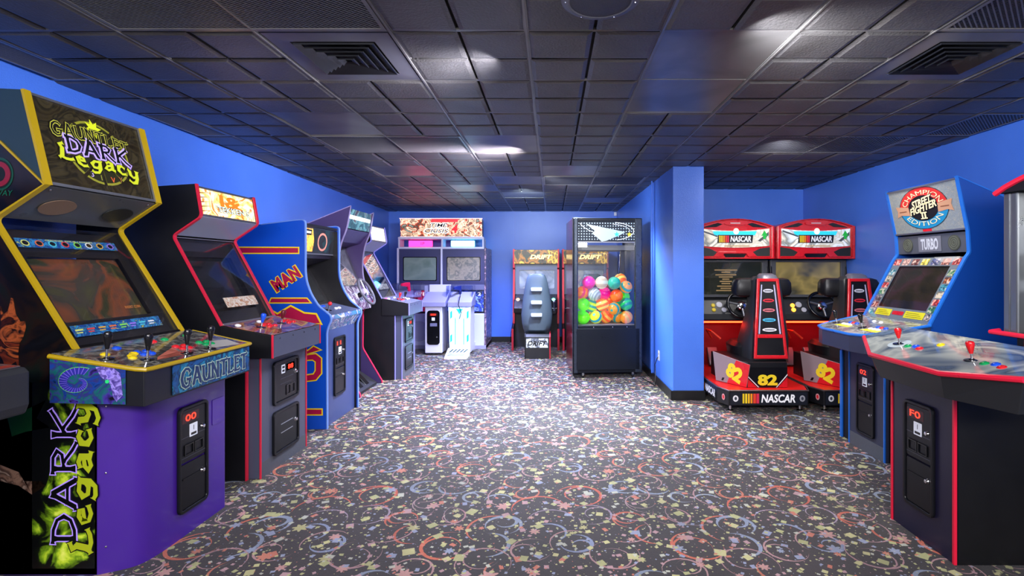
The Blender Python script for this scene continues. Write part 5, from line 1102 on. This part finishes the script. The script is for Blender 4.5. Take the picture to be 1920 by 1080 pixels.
    # seat: shell, red spine frame, headrest wings
    def sec(z, y, w, d, k=.5):
        return [(w*math.copysign(abs(math.cos(a0))**k, math.cos(a0)), y + d*math.copysign(abs(math.sin(a0))**k, math.sin(a0)), z) for a0 in [2*PI*i/20 for i in range(20)]]
    SH = (.12, .0); offs = lambda R_: [[(x+SH[0], y, z) for x, y, z in r] for r in R_]
    MB().loft(offs([sec(.44, .46, .20, .24, .4), sec(.56, .46, .205, .24, .4), sec(.66, .43, .20, .22, .4), sec(.9, .38, .165, .16, .4), sec(1.10, .38, .145, .13, .4), sec(1.25, .40, .14, .10), sec(1.29, .40, .10, .06)])).build('seat_shell', NG, t, smooth=True)
    wing = MB()
    for r_ in (0,): wing.loft(offs([sec(1.075, .47, .22, .05, .35), sec(1.095, .47, .275, .085, .35), sec(1.13, .47, .29, .095, .35), sec(1.22, .47, .285, .095, .35), sec(1.255, .47, .265, .08, .35), sec(1.27, .47, .22, .05, .35)]))
    wing.build('headrest', NB_, t, smooth=True)
    MB().loft(offs([sec(.47, .66, .25, .23), sec(.56, .66, .26, .24), sec(.60, .66, .22, .2)])).build('seat_cushion', NB_, t, smooth=True)
    bp = Plane((0+SH[0]-.03, .185, .49), (1, 0, 0), (.035, .075, .78)); fr_ = [(-.165, 0), (.165, 0), (.105, .78), (-.105, .78)]
    fi_ = [(-.135, .035), (.135, .035), (.08, .75), (-.08, .75)]
    MB().add([bp.p(*q, -.03) for q in fr_] + [bp.p(*q, .02) for q in fr_], [(3, 2, 1, 0), (4, 5, 6, 7), (0, 1, 5, 4), (1, 2, 6, 5), (2, 3, 7, 6), (3, 0, 4, 7)]).build('seat_spine', NB_, t, bevel=.006)
    frame('spine_frame', bp, fr_, fi_, NR, t, c=.012, t=.022, bevel=.006)
    decal('spine_bar', bp, [[(-.122, .20), (.122, .20), (.119, .235), (-.119, .235)]], NR, t, c=.02, t=.014, bevel=.004)
    BLI = mat('pale lilac ink', 'b0b0d0', .35, emit=.05)
    decal('spine_stripe', bp, [[(-.11, .24), (-.095, .24), (-.055, .72), (-.066, .72)], [(.11, .24), (.095, .24), (.055, .72), (.066, .72)]], BLI, t, c=.021, t=.001)
    for k, cc_ in enumerate(('c8c8d4', 'c82a3a', 'c86a74', '4ab0d8', 'd8d8e0')):
        zz = .66-.095*k; ww = .050+.005*k; decal('sponsor_patch', bp, [ell(0, zz, ww, .018, 18)], mat('patch ' + cc_, cc_, .35), t, c=.021, t=.001); decal('patch_mark', bp, [rrect(-ww*.7, zz-.004, ww*.7, zz+.003, .001)], BLKG, t, c=.0225, t=.0005)
    MB().loft([[(x+SH[0], y, z) for x, y, z in r] for r in [sec(1.255, .32, .10, .08, .5), sec(1.30, .34, .08, .07, .5), sec(1.318, .36, .055, .04, .5)]]).build('seat_cap', mat('pewter cap', '6a6a78', .35, .3), t, smooth=True)
    # side grab rails
    for s_ in (-1, 1):
        MB().tube([(.08+s_*.27, .80, .60), (.08+s_*.36, .82, .68), (.08+s_*.37, .98, .68), (.08+s_*.30, 1.02, .58)], .012).build('grab_rail', mat('red lit rail', 'c8301a', .3, .3), t, smooth=True)
    # front cabinet
    for x in (-.44, .415): MB().prism([(1.0, .22), (1.02, .76), (.98, .90), (1.06, 1.46), (1.65, 1.46), (1.65, .22)], x, x+.025).build('side_panel', NB_, t, bevel=.003)
    MB().box(-.415, .415, 1.30, 1.64, .22, .80).build('footwell', mat('footwell red', '8a0c14', .35), t)
    for x in (-.20, .04): MB().prism([(1.20, .23), (1.14, .25), (1.25, .44), (1.29, .43)], x, x+.11).build('pedal', GRM, t, bevel=.004)
    MB().cyl((-.41, .99, .765), (.41, .99, .765), .009).build('light_tube', NEON, t, smooth=True)
    MB().prism([(.93, .80), (.93, .86), (1.02, 1.01), (1.09, 1.03), (1.12, .80), (.95, .775)], -.435, .435).build('dashboard', NG, t, bevel=.006)
    dp = plane_yz(0, (.928, .86), (1.018, 1.01))
    for x, z_, m_ in ((-.215, .05, 'e8c82a'), (-.215, .105, 'e8c82a')): MB().lathe(dp.p(x, z_, 0), dp.n, [(0, .024), (.01, .022), (.014, .01)], 16).build('dash_button', mat('amber dash button' + ('lit' if lit else ''), 'ff9a2a' if lit else 'c8b02a', .3, emit=5 if lit else .1), t, smooth=True)
    for x, z_, r_ in ((-.145, .115, .034), (-.10, .05, .028)): MB().lathe(dp.p(x, z_, 0), dp.n, [(0, r_), (.006, r_), (.007, r_*.85), (.007, .002)], 20).build('gauge', mat('gauge face', 'a8a8b4', .3), t, smooth=True)
    c0 = dp.p(.07, .06, .10); ring = [c0 + (dp.u*math.cos(2*PI*i/32) + dp.v*math.sin(2*PI*i/32))*.155 for i in range(32)]
    wh = MB().tube(ring, .017, 10, closed=True).build('steering_wheel', BLKG, t, smooth=True); MB().cyl(dp.p(.07, .06, 0), c0 - dp.n*.02, .035, .03).build('column', BLKG, wh, smooth=True)
    MB().lathe(c0 - dp.n*.02, dp.n, [(0, .052), (.02, .048), (.03, .03), (.032, .004)], 22).build('hub', CHR, wh, smooth=True)
    for g_ in (15, 165, 270): MB().cyl(c0 - dp.n*.01, c0 + (dp.u*math.cos(math.radians(g_)) + dp.v*math.sin(math.radians(g_)))*.15, .013, .011).build('spoke', GRM, wh, smooth=True)
    MB().tube([(.38, .95, .80), (.40, .82, .82), (.39, .78, .93)], .008).sphere((.39, .777, .95), .022).build('shifter', CHR, t, smooth=True)
    MB().box(-.42, .42, 1.12, 1.62, 1.0, 1.46).build('monitor_housing', NB_, t)
    mpl = front(-.40, 1.08, 1.04); frame('monitor_frame', mpl, rrect(-.03, 0, .83, .43, .006), rrect(.03, .03, .77, .40, .004), mat('grey monitor bezel', '4a4c52', .35), t, c=0, t=.03, bevel=.004)
    scm = artmat('dim road and dirt picture', ['2a2c2c', '3a3a34', '8a7a4a', '3c3a30', '5a5c60'], 1.6, .3, .08, .8, coat=.6) if cx > 2.4 else artmat('dark attract picture', ['1c2020', '2a2c28', '22261f', '343226'], 2.2, .25, .08, .6, coat=.6)
    sc_ = decal('screen', mpl, [rrect(.03, .03, .77, .40, .004)], scm, t, c=.004, t=.003)
    if cx < 2.4:
        for k, (w_, z_) in enumerate(((.26, .31), (.10, .285), (.24, .255), (.16, .23), (.08, .205), (.14, .18), (.10, .155), (.20, .125), (.12, .10), (.22, .075))): decal('screen_text', mpl, [rrect(.36-w_/2, z_-.007, .36+w_/2, z_+.007, .002)], mat('brown screen glow', '8a704a', .4, emit=.30), sc_, c=.0075, t=.0004)
    # header with speakers and lit sign
    top = [(-.43, 0), (.43, 0)] + [(.43, .36)] + [(x, .36 + .085*(1-(x/.43)**2)) for x in [.43-.086*k for k in range(11)]]
    hp = front(0, .90, 1.475)
    MB().add([hp.p(a, b, 0) for a, b in top] + [hp.p(a*.96, b, -.68) for a, b in top], [list(range(len(top)))] + [list(range(len(top), 2*len(top)))[::-1]] + [(i, i+len(top), (i+1) % len(top)+len(top), (i+1) % len(top)) for i in range(len(top))]).build('header_shell', NR, t, bevel=.006)
    ins = [(a*.93, .015 + b*.945) for a, b in top]; frame('header_rim', hp, top, ins, NR, t, c=0, t=.03, bevel=.006)
    for s_ in (-1, 1): decal('speaker_grille', hp, [[(s_*a, b) for a, b in ((.39, .03), (.39, .13), (.28, .115), (.20, .075), (.24, .03))]], mat('speaker mesh', '1a1e1e', .5, bump=(500, .6, .002)), t, c=.002, t=.006)
    decal('header_brace', hp, [[(-.395, .02), (-.395, .03), (-.24, .03), (-.19, .08), (.19, .08), (.24, .03), (.395, .03), (.395, .02), (.15, .02), (.12, .06), (-.12, .06), (-.15, .02)]], NR, t, c=.008, t=.014, bevel=.003)
    decal('header_mesh', hp, [[(-.10, .015), (.10, .015), (.13, .055), (-.13, .055)]], BLKG, t, c=.002, t=.006)
    ah = [(x, .145 - .02*(1-(x/.38)**2)) for x in [-.38+.076*k for k in range(11)]]; at = [(x, .335 - .025*(1-(x/.38)**2)) for x in [.38-.076*k for k in range(11)]]
    mqm = artmat('racing header art' + str(lit), ['e8e0d0' if not lit else 'dce4ee', 'a8a498', 'd8d0bc' if not lit else 'd0d8e0', '6a6c68', 'f0e8d8'], 5, .8, .3, 1)
    mq = decal('marquee', hp, [ah + at], mqm, t, c=.006, t=.01)
    decal('sky_band', hp, [[(-.23, .26), (.22, .26), (.24, .305), (-.25, .305)]], mat('sky cyan ink', '2ab8d8', .4, emit=.8), mq, c=.0165, t=.0006)
    for q_ in ([(-.37, .30), (-.20, .24), (-.19, .255), (-.37, .32)], [(.25, .20), (.37, .30), (.37, .26), (.28, .19)]): decal('track_streak', hp, [q_], mat('asphalt ink', '4a4e52', .4, emit=.2), mq, c=.0165, t=.0006)
    decal('green_arrow', hp, [[(.29, .255), (.325, .315), (.36, .255), (.34, .255), (.34, .22), (.31, .22), (.31, .255)]], mat('green arrow ink', '1c9a3a', .4, emit=.6), mq, c=.0172, t=.0006)
    decal('logo_plate', hp, [[(-.20, .175), (.19, .175), (.20, .265), (-.19, .265)]], mat('logo plate black', '14161a', .4), mq, c=.0172, t=.0006)
    nascar_logo(hp, -.18, .182, .36, .075, mq, .9, .0182)
    decal('crest', hp, [ell(.01, .305, .030, .034, 18)], mat('crest cream', 'f8f0d8', .4, emit=1.4), mq, c=.019, t=.001)
    decal('title_plate', hp, [ell(.0, .395, .12, .028, 24)], NR, t, c=.008, t=.012); text('lettering', hp, 'SPEEDWAY', .0, .395, .016, mat('silver name ink', 'c0b8b8', .4), t, w=.12, c=.021) if False else decal('title_bar', hp, [rrect(-.055, .390, .055, .400, .002)], mat('silver name ink', 'c0b8b8', .4), t, c=.021)
    for s_ in (-1, 1): decal('header_vent', hp, [[(s_*a, b) for a, b in ((.14, .385), (.19, .40), (.34, .355), (.36, .345), (.20, .355))]], BLKG, t, c=.006, t=.004)
    decal('tag_bar', hp, [rrect(-.12, .135, .16, .148, .002)], mat('tan sign ink', 'b0906a', .4, emit=.3), mq, c=.0172)
    return t
racer(2.03, 'red and black racing game, left of the two in the alcove', 0)
racer(2.925, 'red and black racing game, right of the two in the alcove', 1)
# ---------------------------------------------------------------- right wall: blue fighting game
t = thing('arcade_game', 'big blue arcade fighting game with round red and blue badge marquee on the right wall', 'arcade game', (2.34, 4.23, 0), -90); W = .75; T = .022
SB = mat('cobalt laminate', '0f3f92', .34, coat=.15); CT = mat('bright blue trim', '1f66c4', .3)
up = fillet([(.20, .975), (.45, 1.445), (.475, 1.475), (.465, 1.628), (.388, 1.99)], .02); topb = [(.70, 1.854), (.98, 1.73)]
prof = [(.02, 0), (.02, .70), (-.20, .78), (-.20, .895)] + up + topb + [(.98, 0)]
prof2 = [(.02, 0), (.02, .70), (-.0, .78), (-.0, .93)] + up + topb + [(.98, 0)]
for x in (0, W-T): slab_panel('side_panel', prof2, x, T, SB, t)
for x in (-.003, W-T-.003): MB().strip(up + topb, x, x+T+.006, .005).build('edge_trim', CT, t, smooth=True)
for x in (-.003, W-T-.003): MB().strip([(.02, .0), (.02, .70)], x, x+T+.006, .005).build('edge_trim', CT, t)
PX0, PX1 = .16, .59; SF = mat('steel grey blue front', '34374c', .35, .2)
MB().box(PX0, PX1, 0, .3, 0, .78).build('pedestal', SF, t, bevel=.003); MB().box(PX0+.01, PX1-.01, -.003, 0, 0, .10).build('kick_plate', mat('worn kick plate', '4a4d55', .5), t)
for x in (PX0-.006, PX1-.006): MB().strip([(-.20, .80), (0, .735), (0, 0)], x, x+.012, .005).build('edge_trim', CT, t)
MB().box(T, W-T, .03, .9, 0, .80).build('cabinet_body', BLK, t); MB().box(T, W-T, .95, .97, 0, 1.72).build('back_panel', BLK, t)
coin_door_tall(t, front(.272, -.002, .125), .215, .53, '02')
deck = [(-.01, .20), (.03, -.10), (.08, -.20), (.20, -.235), (.56, -.235), (.68, -.20), (.73, -.10), (W+.01, .20)]
m = MB(); n = len(deck); zt = lambda y: .905 + (y+.235)*.19
m.add([(x, y, .78 + max(0, y+.1)*.0) for x, y in deck] + [(x, y, zt(y)) for x, y in deck], [list(range(n)), list(range(n, 2*n))[::-1]] + [(i, n+i, n+(i+1) % n, (i+1) % n) for i in range(n)])
m.f = [f[::-1] for f in m.f] if False else m.f
m.build('control_deck', SF, t, bevel=.003)
MB().tube([(x, y, zt(y)-.003) for x, y in deck], .011).build('edge_trim', CT, t, smooth=True)
dp = Plane((0, -.235, .905), (1, 0, 0), (0, 1, .19)); k_ = math.hypot(1, .19)
decal('deck_overlay', dp, [[(x, (y+.235)*k_) for x, y in deck]], artmat('silver deck overlay', ['6a7078', '9aa0a4', '5a6068', 'b4b4ac', '7c8488'], 5, 0, .15, 2, coat=.5), t, c=.001, t=.002)
YLL = mat('yellow legend ink', 'd8d022', .35)
for sx in (.12, .46):
    joystick(t, dp.p(sx, .16, .003), dp.n, mat('smoke black handle', '1c1c20', .15, .3), .09)
    decal('legend_patch', dp, [[(sx+.05, .11), (sx+.24, .11), (sx+.22, .16), (sx+.07, .16)]], YLL, t, c=.0035, t=.0006)
    for k in range(3):
        for r_, cc_ in enumerate(('blue', 'white') if k != 1 else ('red', 'white')): button(t, dp.p(sx+.09+.042*k, .22-.055*r_, .003), dp.n, PB[cc_])
for q in (.33, .41): button(t, dp.p(q, .33, .003), dp.n, PB['white'], .013)
# picture tube with the portrait border
p_, q_ = Vector((.205, .985)), Vector((.455, 1.45)); pb = plane_yz(0, p_, q_); L = (q_-p_).length; n_in = -.012
bd = decal('bezel', pb, ringp([(T, 0), (W-T, 0), (W-T, L), (T, L)], [(T+.09, .10), (W-T-.09, .10), (W-T-.09, L-.07), (T+.09, L-.07)]), mat('grey blue border', '6a7480', .35), t, c=-.008, t=.004)
decal('screen', pb, [rrect(T+.08, .09, W-T-.08, L-.06, .01)], artmat('dim muddy picture', ['1c1c1c', '2a2620', '3a2a30', '242a26', '34303c'], 2.4, .3, .08, 1, coat=.6), t, c=-.022, t=.003)
bc = ['c83a3a', 'd8a8a0', '8a3a3a', 'd8c82a', '3a4a8a', 'c86a5a', 'c82a2a', '3a8a8a', '9a3a2a', '5a5a6a', '3a8a5a', 'd83a3a', 'c0b8a0', '3a9ab0', 'b05a2a', '2a7a4a', '5ab0a8']
for k in range(7):
    x = T+.045 + k*(W-2*T-.09)/6; c_ = bc[k]; pq = decal('portrait_tile', pb, [[(x-.038, L-.062), (x+.038, L-.062), (x+.038, L-.010), (x-.038, L-.010)]], artmat('tile art ' + c_, [c_, '2a2a2e', c_, 'd8c8b8', c_], 22, .06, .3), bd, c=-.004, t=.001)
for k in range(7):
    z = .055 + k*.058; 
    for s_ in (0, 1):
        c_ = bc[7+k+s_*2]; x = T+.042 if s_ == 0 else W-T-.042
        decal('portrait_tile', pb, [[(x-.034, z-.024), (x+.034, z-.024), (x+.034, z+.024), (x-.034, z+.024)]], artmat('tile art ' + c_, [c_, '2a2a2e', c_, 'd8c8b8', c_], 22, .06, .3), bd, c=-.004, t=.001)
decal('instruction_card', pb, [[(T+.10, .03), (.30, .03), (.30, .085), (T+.10, .085)]], YLL, bd, c=-.003, t=.001); decal('instruction_card', pb, [[(.45, .03), (W-T-.08, .03), (W-T-.08, .085), (.45, .085)]], YLL, bd, c=-.003, t=.001)
decal('name_plate', pb, [rrect(.315, .045, .435, .075, .006)], NR, bd, c=-.003, t=.001)
for k in range(3):
    for x0, x1 in ((T+.115, .285), (.465, W-T-.095)): decal('card_line', pb, [rrect(x0, .04+.014*k, x1-.02*k, .044+.014*k, .001)], mat('olive ink', '6a6410', .4), bd, c=-.0018, t=.0004)
decal('cover_glass', pb, [[(T, 0), (W-T, 0), (W-T, L), (T, L)]], GLS, t, c=.004, t=.003)
MB().prism([(.48, 1.482), (.472, 1.62), (.52, 1.62), (.52, 1.482)], T, W-T).build('speaker_board', mat('speaker board grey', '565a64', .32, .3), t)
sp = plane_yz(0, (.479, 1.482), (.471, 1.62)); 
for x in (.14, W-.14):
    q = decal('speaker_grille', sp, [ell(x, .068, .055, .055)], mat('grey speaker mesh', '44483f', .5, bump=(500, .6, .002)), t, c=.001, t=.003)
    for r_ in (.045, .03, .016): decal('grille_ring', sp, ringp(ell(x, .068, r_, r_), ell(x, .068, r_-.004, r_-.004)), mat('ring shade', '62665c', .4), q, c=.004, t=.001)
decal('title_plate', sp, [rrect(.26, .012, .49, .125, .003)], mat('plate grey', '6a6c78', .35), t, c=.001, t=.002); text('lettering', sp, 'TURBO', .375, .068, .084, mat('pale title ink', 'b4b8c4', .35), t, w=.175, bold=.035, c=.004)
mp = plane_yz(0, (.462, 1.638), (.390, 1.985)); H = .352
MB().prism([(.50, 1.63), (.43, 1.98), (.69, 1.86), (.9, 1.75), (.9, 1.63)], T, W-T).build('light_box', BLK, t); MB().prism([(.388, 1.99), (.70, 1.854), (.96, 1.74), (.96, 1.73), (.70, 1.842), (.388, 1.978)], T, W-T).build('top_panel', SB, t)
mq = decal('marquee', mp, [rrect(T, 0, W-T, H, .002)], artmat('flecked grey marquee', ['6a7278', '7e8486', '70777a', '8c8c84', '666e74'], 60, .22, .22, 1, coat=.4), t, c=-.006, t=.006)
for b0 in (-.004, H-.01): decal('marquee_retainer', mp, [rrect(T, b0, W-T, b0+.012, .002)], GRM, t, c=-.002, t=.01)
cx, cy = W/2, .185; RI = mat('badge red', 'b82a26', .35, emit=.05); BI = mat('badge sky blue', '1a7cac', .35, emit=.05); CRM = mat('cream badge ink', 'd8c8a0', .35, emit=.15); TAN = mat('tan ribbon', 'b08468', .35, emit=.05)
def half(rx, ry, ri, rj, a0, a1): 
    n=22; o_ = [(cx+rx*math.cos(math.radians(a0+(a1-a0)*i/n)), cy+ry*math.sin(math.radians(a0+(a1-a0)*i/n))) for i in range(n+1)]; i_ = [(cx+ri*math.cos(math.radians(a0+(a1-a0)*i/n)), cy+rj*math.sin(math.radians(a0+(a1-a0)*i/n))) for i in range(n+1)]
    return [[o_[i], o_[i+1], i_[i+1], i_[i]] for i in range(n)]
bg = decal('badge', mp, half(.245, .155, .150, .088, 8, 172), RI, mq, c=.0005, t=.001); decal('badge', mp, half(.245, .155, .150, .088, 188, 352), BI, mq, c=.0005, t=.001)
decal('badge_rim', mp, half(.252, .161, .245, .155, 0, 360), mat('dark badge rim', '20242c', .4), mq, c=.0004, t=.001); decal('badge_centre', mp, [ell(cx, cy, .155, .096)], mat('badge black', '0e0e10', .4), mq, c=.001, t=.001)
for s_ in (-1, 1):
    decal('ribbon', mp, [[(cx+s_*.145, cy-.045), (cx+s_*.24, cy-.035), (cx+s_*.29, cy-.05), (cx+s_*.275, cy-.0), (cx+s_*.29, cy+.035), (cx+s_*.23, cy+.030), (cx+s_*.15, cy+.02)]], TAN, mq, c=.002, t=.001)
    decal('ribbon_line', mp, [rrect(cx+s_*.215-.04, cy-.012, cx+s_*.215+.04, cy-.005, .001)], mat('brown ribbon ink', '7a4a34', .4), mq, c=.0035, t=.0005)
def bend(rad, up_=True):
    def f(x, y):
        th = x/rad; r_ = rad + (y if up_ else -y)
        return (r_*math.sin(th)*1.5, r_*math.cos(th)*.92 - rad*.92) if up_ else (r_*math.sin(th)*1.5, -r_*math.cos(th)*.92 + rad*.92)
    return f
text('lettering', mp, 'CHAMPION', cx, cy+.118, .036, CRM, mq, w=.34, bold=-.005, c=.0025, warp=bend(.130)); text('lettering', mp, 'EDITION', cx, cy-.118, .036, CRM, mq, w=.27, bold=-.005, c=.0025, warp=bend(.130, False))
for s_, b_, w_ in (('STREET', .048, .22), ('FIGHTER', .002, .29)):
    text('lettering_outline', mp, s_, cx, cy+b_, .062, BLKG, mq, w=w_+.015, bold=.07, shear=.35, c=.0035, rot=10); text('lettering', mp, s_, cx, cy+b_, .054, CRM, mq, w=w_, bold=.03, shear=.35, c=.0045, rot=10)
for q_, m_, c_ in ((.005, BLKG, .0035), (0, CRM, .0045)): decal('roman_two' if not q_ else 'roman_two_outline', mp, [[(cx-.034-q_, cy-.082-q_), (cx+.034+q_, cy-.082-q_), (cx+.034+q_, cy-.074+q_), (cx+.022+q_, cy-.074+q_), (cx+.022+q_, cy-.038-q_), (cx+.034+q_, cy-.038-q_), (cx+.034+q_, cy-.030+q_), (cx-.034-q_, cy-.030+q_), (cx-.034-q_, cy-.038-q_), (cx-.022-q_, cy-.038-q_), (cx-.022-q_, cy-.074+q_), (cx-.034-q_, cy-.074+q_)]], m_, mq, c=c_, t=.0006)
decal('roman_two_gap', mp, [rrect(cx-.006, cy-.073, cx+.006, cy-.039, .001)], BLKG, mq, c=.0053, t=.0004)
decal('maker_plate', mp, [rrect(cx-.045, .008, cx+.045, .026, .003)], NR, mq, c=.001)
# ---------------------------------------------------------------- nearest right: four-player pedestal joined to a glass-fronted showcase
t = thing('arcade_game', 'black four-player arcade game with red trim and swirling grey deck at the right edge', 'arcade game', (1.86, 2.83, 0), -90)
PF = mat('indigo black laminate', '1c1a30', .34, bump=(300, .15, .0005)); MAG = mat('magenta red trim', 'd81c3a', .3)
MB().box(0, .44, 0, .62, 0, .84).build('pedestal', PF, t, bevel=.002); MB().box(.438, .444, .012, .62, 0, .84).build('pedestal_side', mat('matt black side', '060607', .5), t)
for x in (-.004, .432): MB().box(x, x+.014, -.006, .008, 0, .84).build('edge_trim', MAG, t, bevel=.002)
coin_door_tall(t, front(.11, -.002, .15), .215, .54, 'F0')
# x along the front (0 far .. .44 near), local y = world X - 1.86
deck = [(-.215, .14, .985), (-.20, -.04, .965), (.095, -.185, .92), (.60, -.185, .92), (.885, -.08, .955), (.90, .14, .985)]
deck = [(-.20, -.03, .972), (.10, -.18, .92), (.59, -.18, .92), (.88, -.08, .955), (.90, .16, 1.03), (-.12, .16, 1.03)]
n = len(deck); low = [(x*.9+.03, max(y+.03, -.14) if y < 0 else y, .80 if y < 0 else .82) for x, y, z in deck]
MB().add(low + deck, [list(range(n))[::-1], list(range(n, 2*n))] + [(i, (i+1) % n, n+(i+1) % n, n+i) for i in range(n)]).build('control_deck', mat('graphite deck skirt', '202226', .4), t, bevel=.003)
MB().tube([(x, y, z-.006) for x, y, z in [(-.20, -.03, .972), (.10, -.18, .92), (.59, -.18, .92), (.88, -.08, .955)]], .013).build('edge_trim', MAG, t, smooth=True)
dart = artmat('storm grey deck art', ['36465a', '72849a', '4c5c74', 'b8bcb4', '44546a', '8a98a4', '5a6a80'], 2.0, 0, .1, 1.6, coat=.7)
def zdeck(x, y): return .92 + (y+.18)*.3235
MB().add([(x, y, z+.001) for x, y, z in deck] + [(x, y, z+.004) for x, y, z in deck], [list(range(n))[::-1], list(range(n, 2*n))] + [(i, (i+1) % n, n+(i+1) % n, n+i) for i in range(n)]).build('deck_overlay', dart, t)
nn = Vector((0, -.31, .95)).normalized(); up_ = Vector((0, -.12, .99)).normalized()
for sx, sy, bcs in ((.105, -.03, ('green', 'blue', 'red', 'yellow')), (.583, -.036, ('green', 'blue', 'red', 'yellow'))):
    P = Vector((sx, sy, zdeck(sx, sy)+.004)); joystick(t, P, up_, mat('scarlet handle', 'c8161c', .2), .074)
    MB().lathe(P, nn, [(0, .055), (.001, .055), (.0015, .04)], 24).build('stick_ring', mat('pale ring ink', 'b8c4c8', .2), t, smooth=True)
    for k, cc_ in enumerate(bcs):
        bx, by = sx+.075+.042*k, sy-.008+(.012 if k == 1 else 0) + (.075 if k == 3 else 0); button(t, (bx, by, zdeck(bx, by)+.004), nn, PB[cc_], .016)
# showcase screen body
SC_ = mat('brushed steel column', '7e8286', .3, .8); y0_, y1_ = .74, 1.44
MB().box(-.12, .95, y0_+.05, y1_, 0, 1.0).build('screen_cabinet', mat('matt black side', '060607', .5), t, bevel=.004)
MB().box(-.15, -.11, y0_, y1_, 1.0, 1.80).build('screen_side', SC_, t, bevel=.006); MB().box(.93, .97, y0_, y1_, 1.0, 1.80).build('screen_side', SC_, t, bevel=.006)
MB().box(-.11, -.06, y0_, y0_+.06, 1.0, 1.80).build('screen_column', SC_, t, bevel=.01)
MB().box(-.06, .93, y0_+.10, y1_, 1.0, 1.80).build('screen_housing', BLK, t)
sp = front(-.06, y0_+.095, 1.02); decal('screen', sp, [rrect(.02, .01, .97, .76, .01)], artmat('dim blue reflection picture', ['14181e', '2a3238', '181c24', '38404a'], 2, .2, .08, .8, coat=.6), t, c=0, t=.003)
PW = mat('white notice paper', 'd0d2d4', .4, emit=.35)
for z_ in (.43, .08 + .14): decal('mirrored_poster', sp, [rrect(.025, z_, .13, z_+(.17 if z_ > .3 else .06), .002)], PW, t, c=.004, t=.001)  # white posters reflected in the glass, drawn as sheets with own glow
decal('cover_glass', front(-.06, y0_+.05, 1.02), [rrect(0, 0, .98, .78, .004)], GLS, t, c=0, t=.004)
archp = [(-.17, 1.80)] + [( -.17+1.16*k/16, 1.80+.12*math.sin(PI*k/16)**.8) for k in range(1, 16)] + [(.99, 1.80)]
m = MB(); ap = front(0, y0_-.03, 0); pts_ = archp; nq = len(pts_)
m.add([(x, y0_-.03, z) for x, z in pts_] + [(x, y1_, z) for x, z in pts_], [list(range(nq))[::-1], list(range(nq, 2*nq))] + [(i, (i+1) % nq, nq+(i+1) % nq, nq+i) for i in range(nq)]).build('arched_top', BLK, t)
MB().tube([(x, y0_-.03, z) for x, z in archp], .016).build('edge_trim', MAG, t, smooth=True)
MB().tube([(-.20, y0_+.02, 1.005), (-.19, y0_-.04, 1.0), (1.0, y0_-.04, 1.0)], .014).build('edge_trim', MAG, t, smooth=True); MB().box(-.02, .0, y0_-.0, y0_+.05, .62, .99).build('edge_trim', MAG, t)
MB().box(.0, .44, .62, .82, 0, .72).build('link_duct', mat('matt black side', '060607', .5), t)
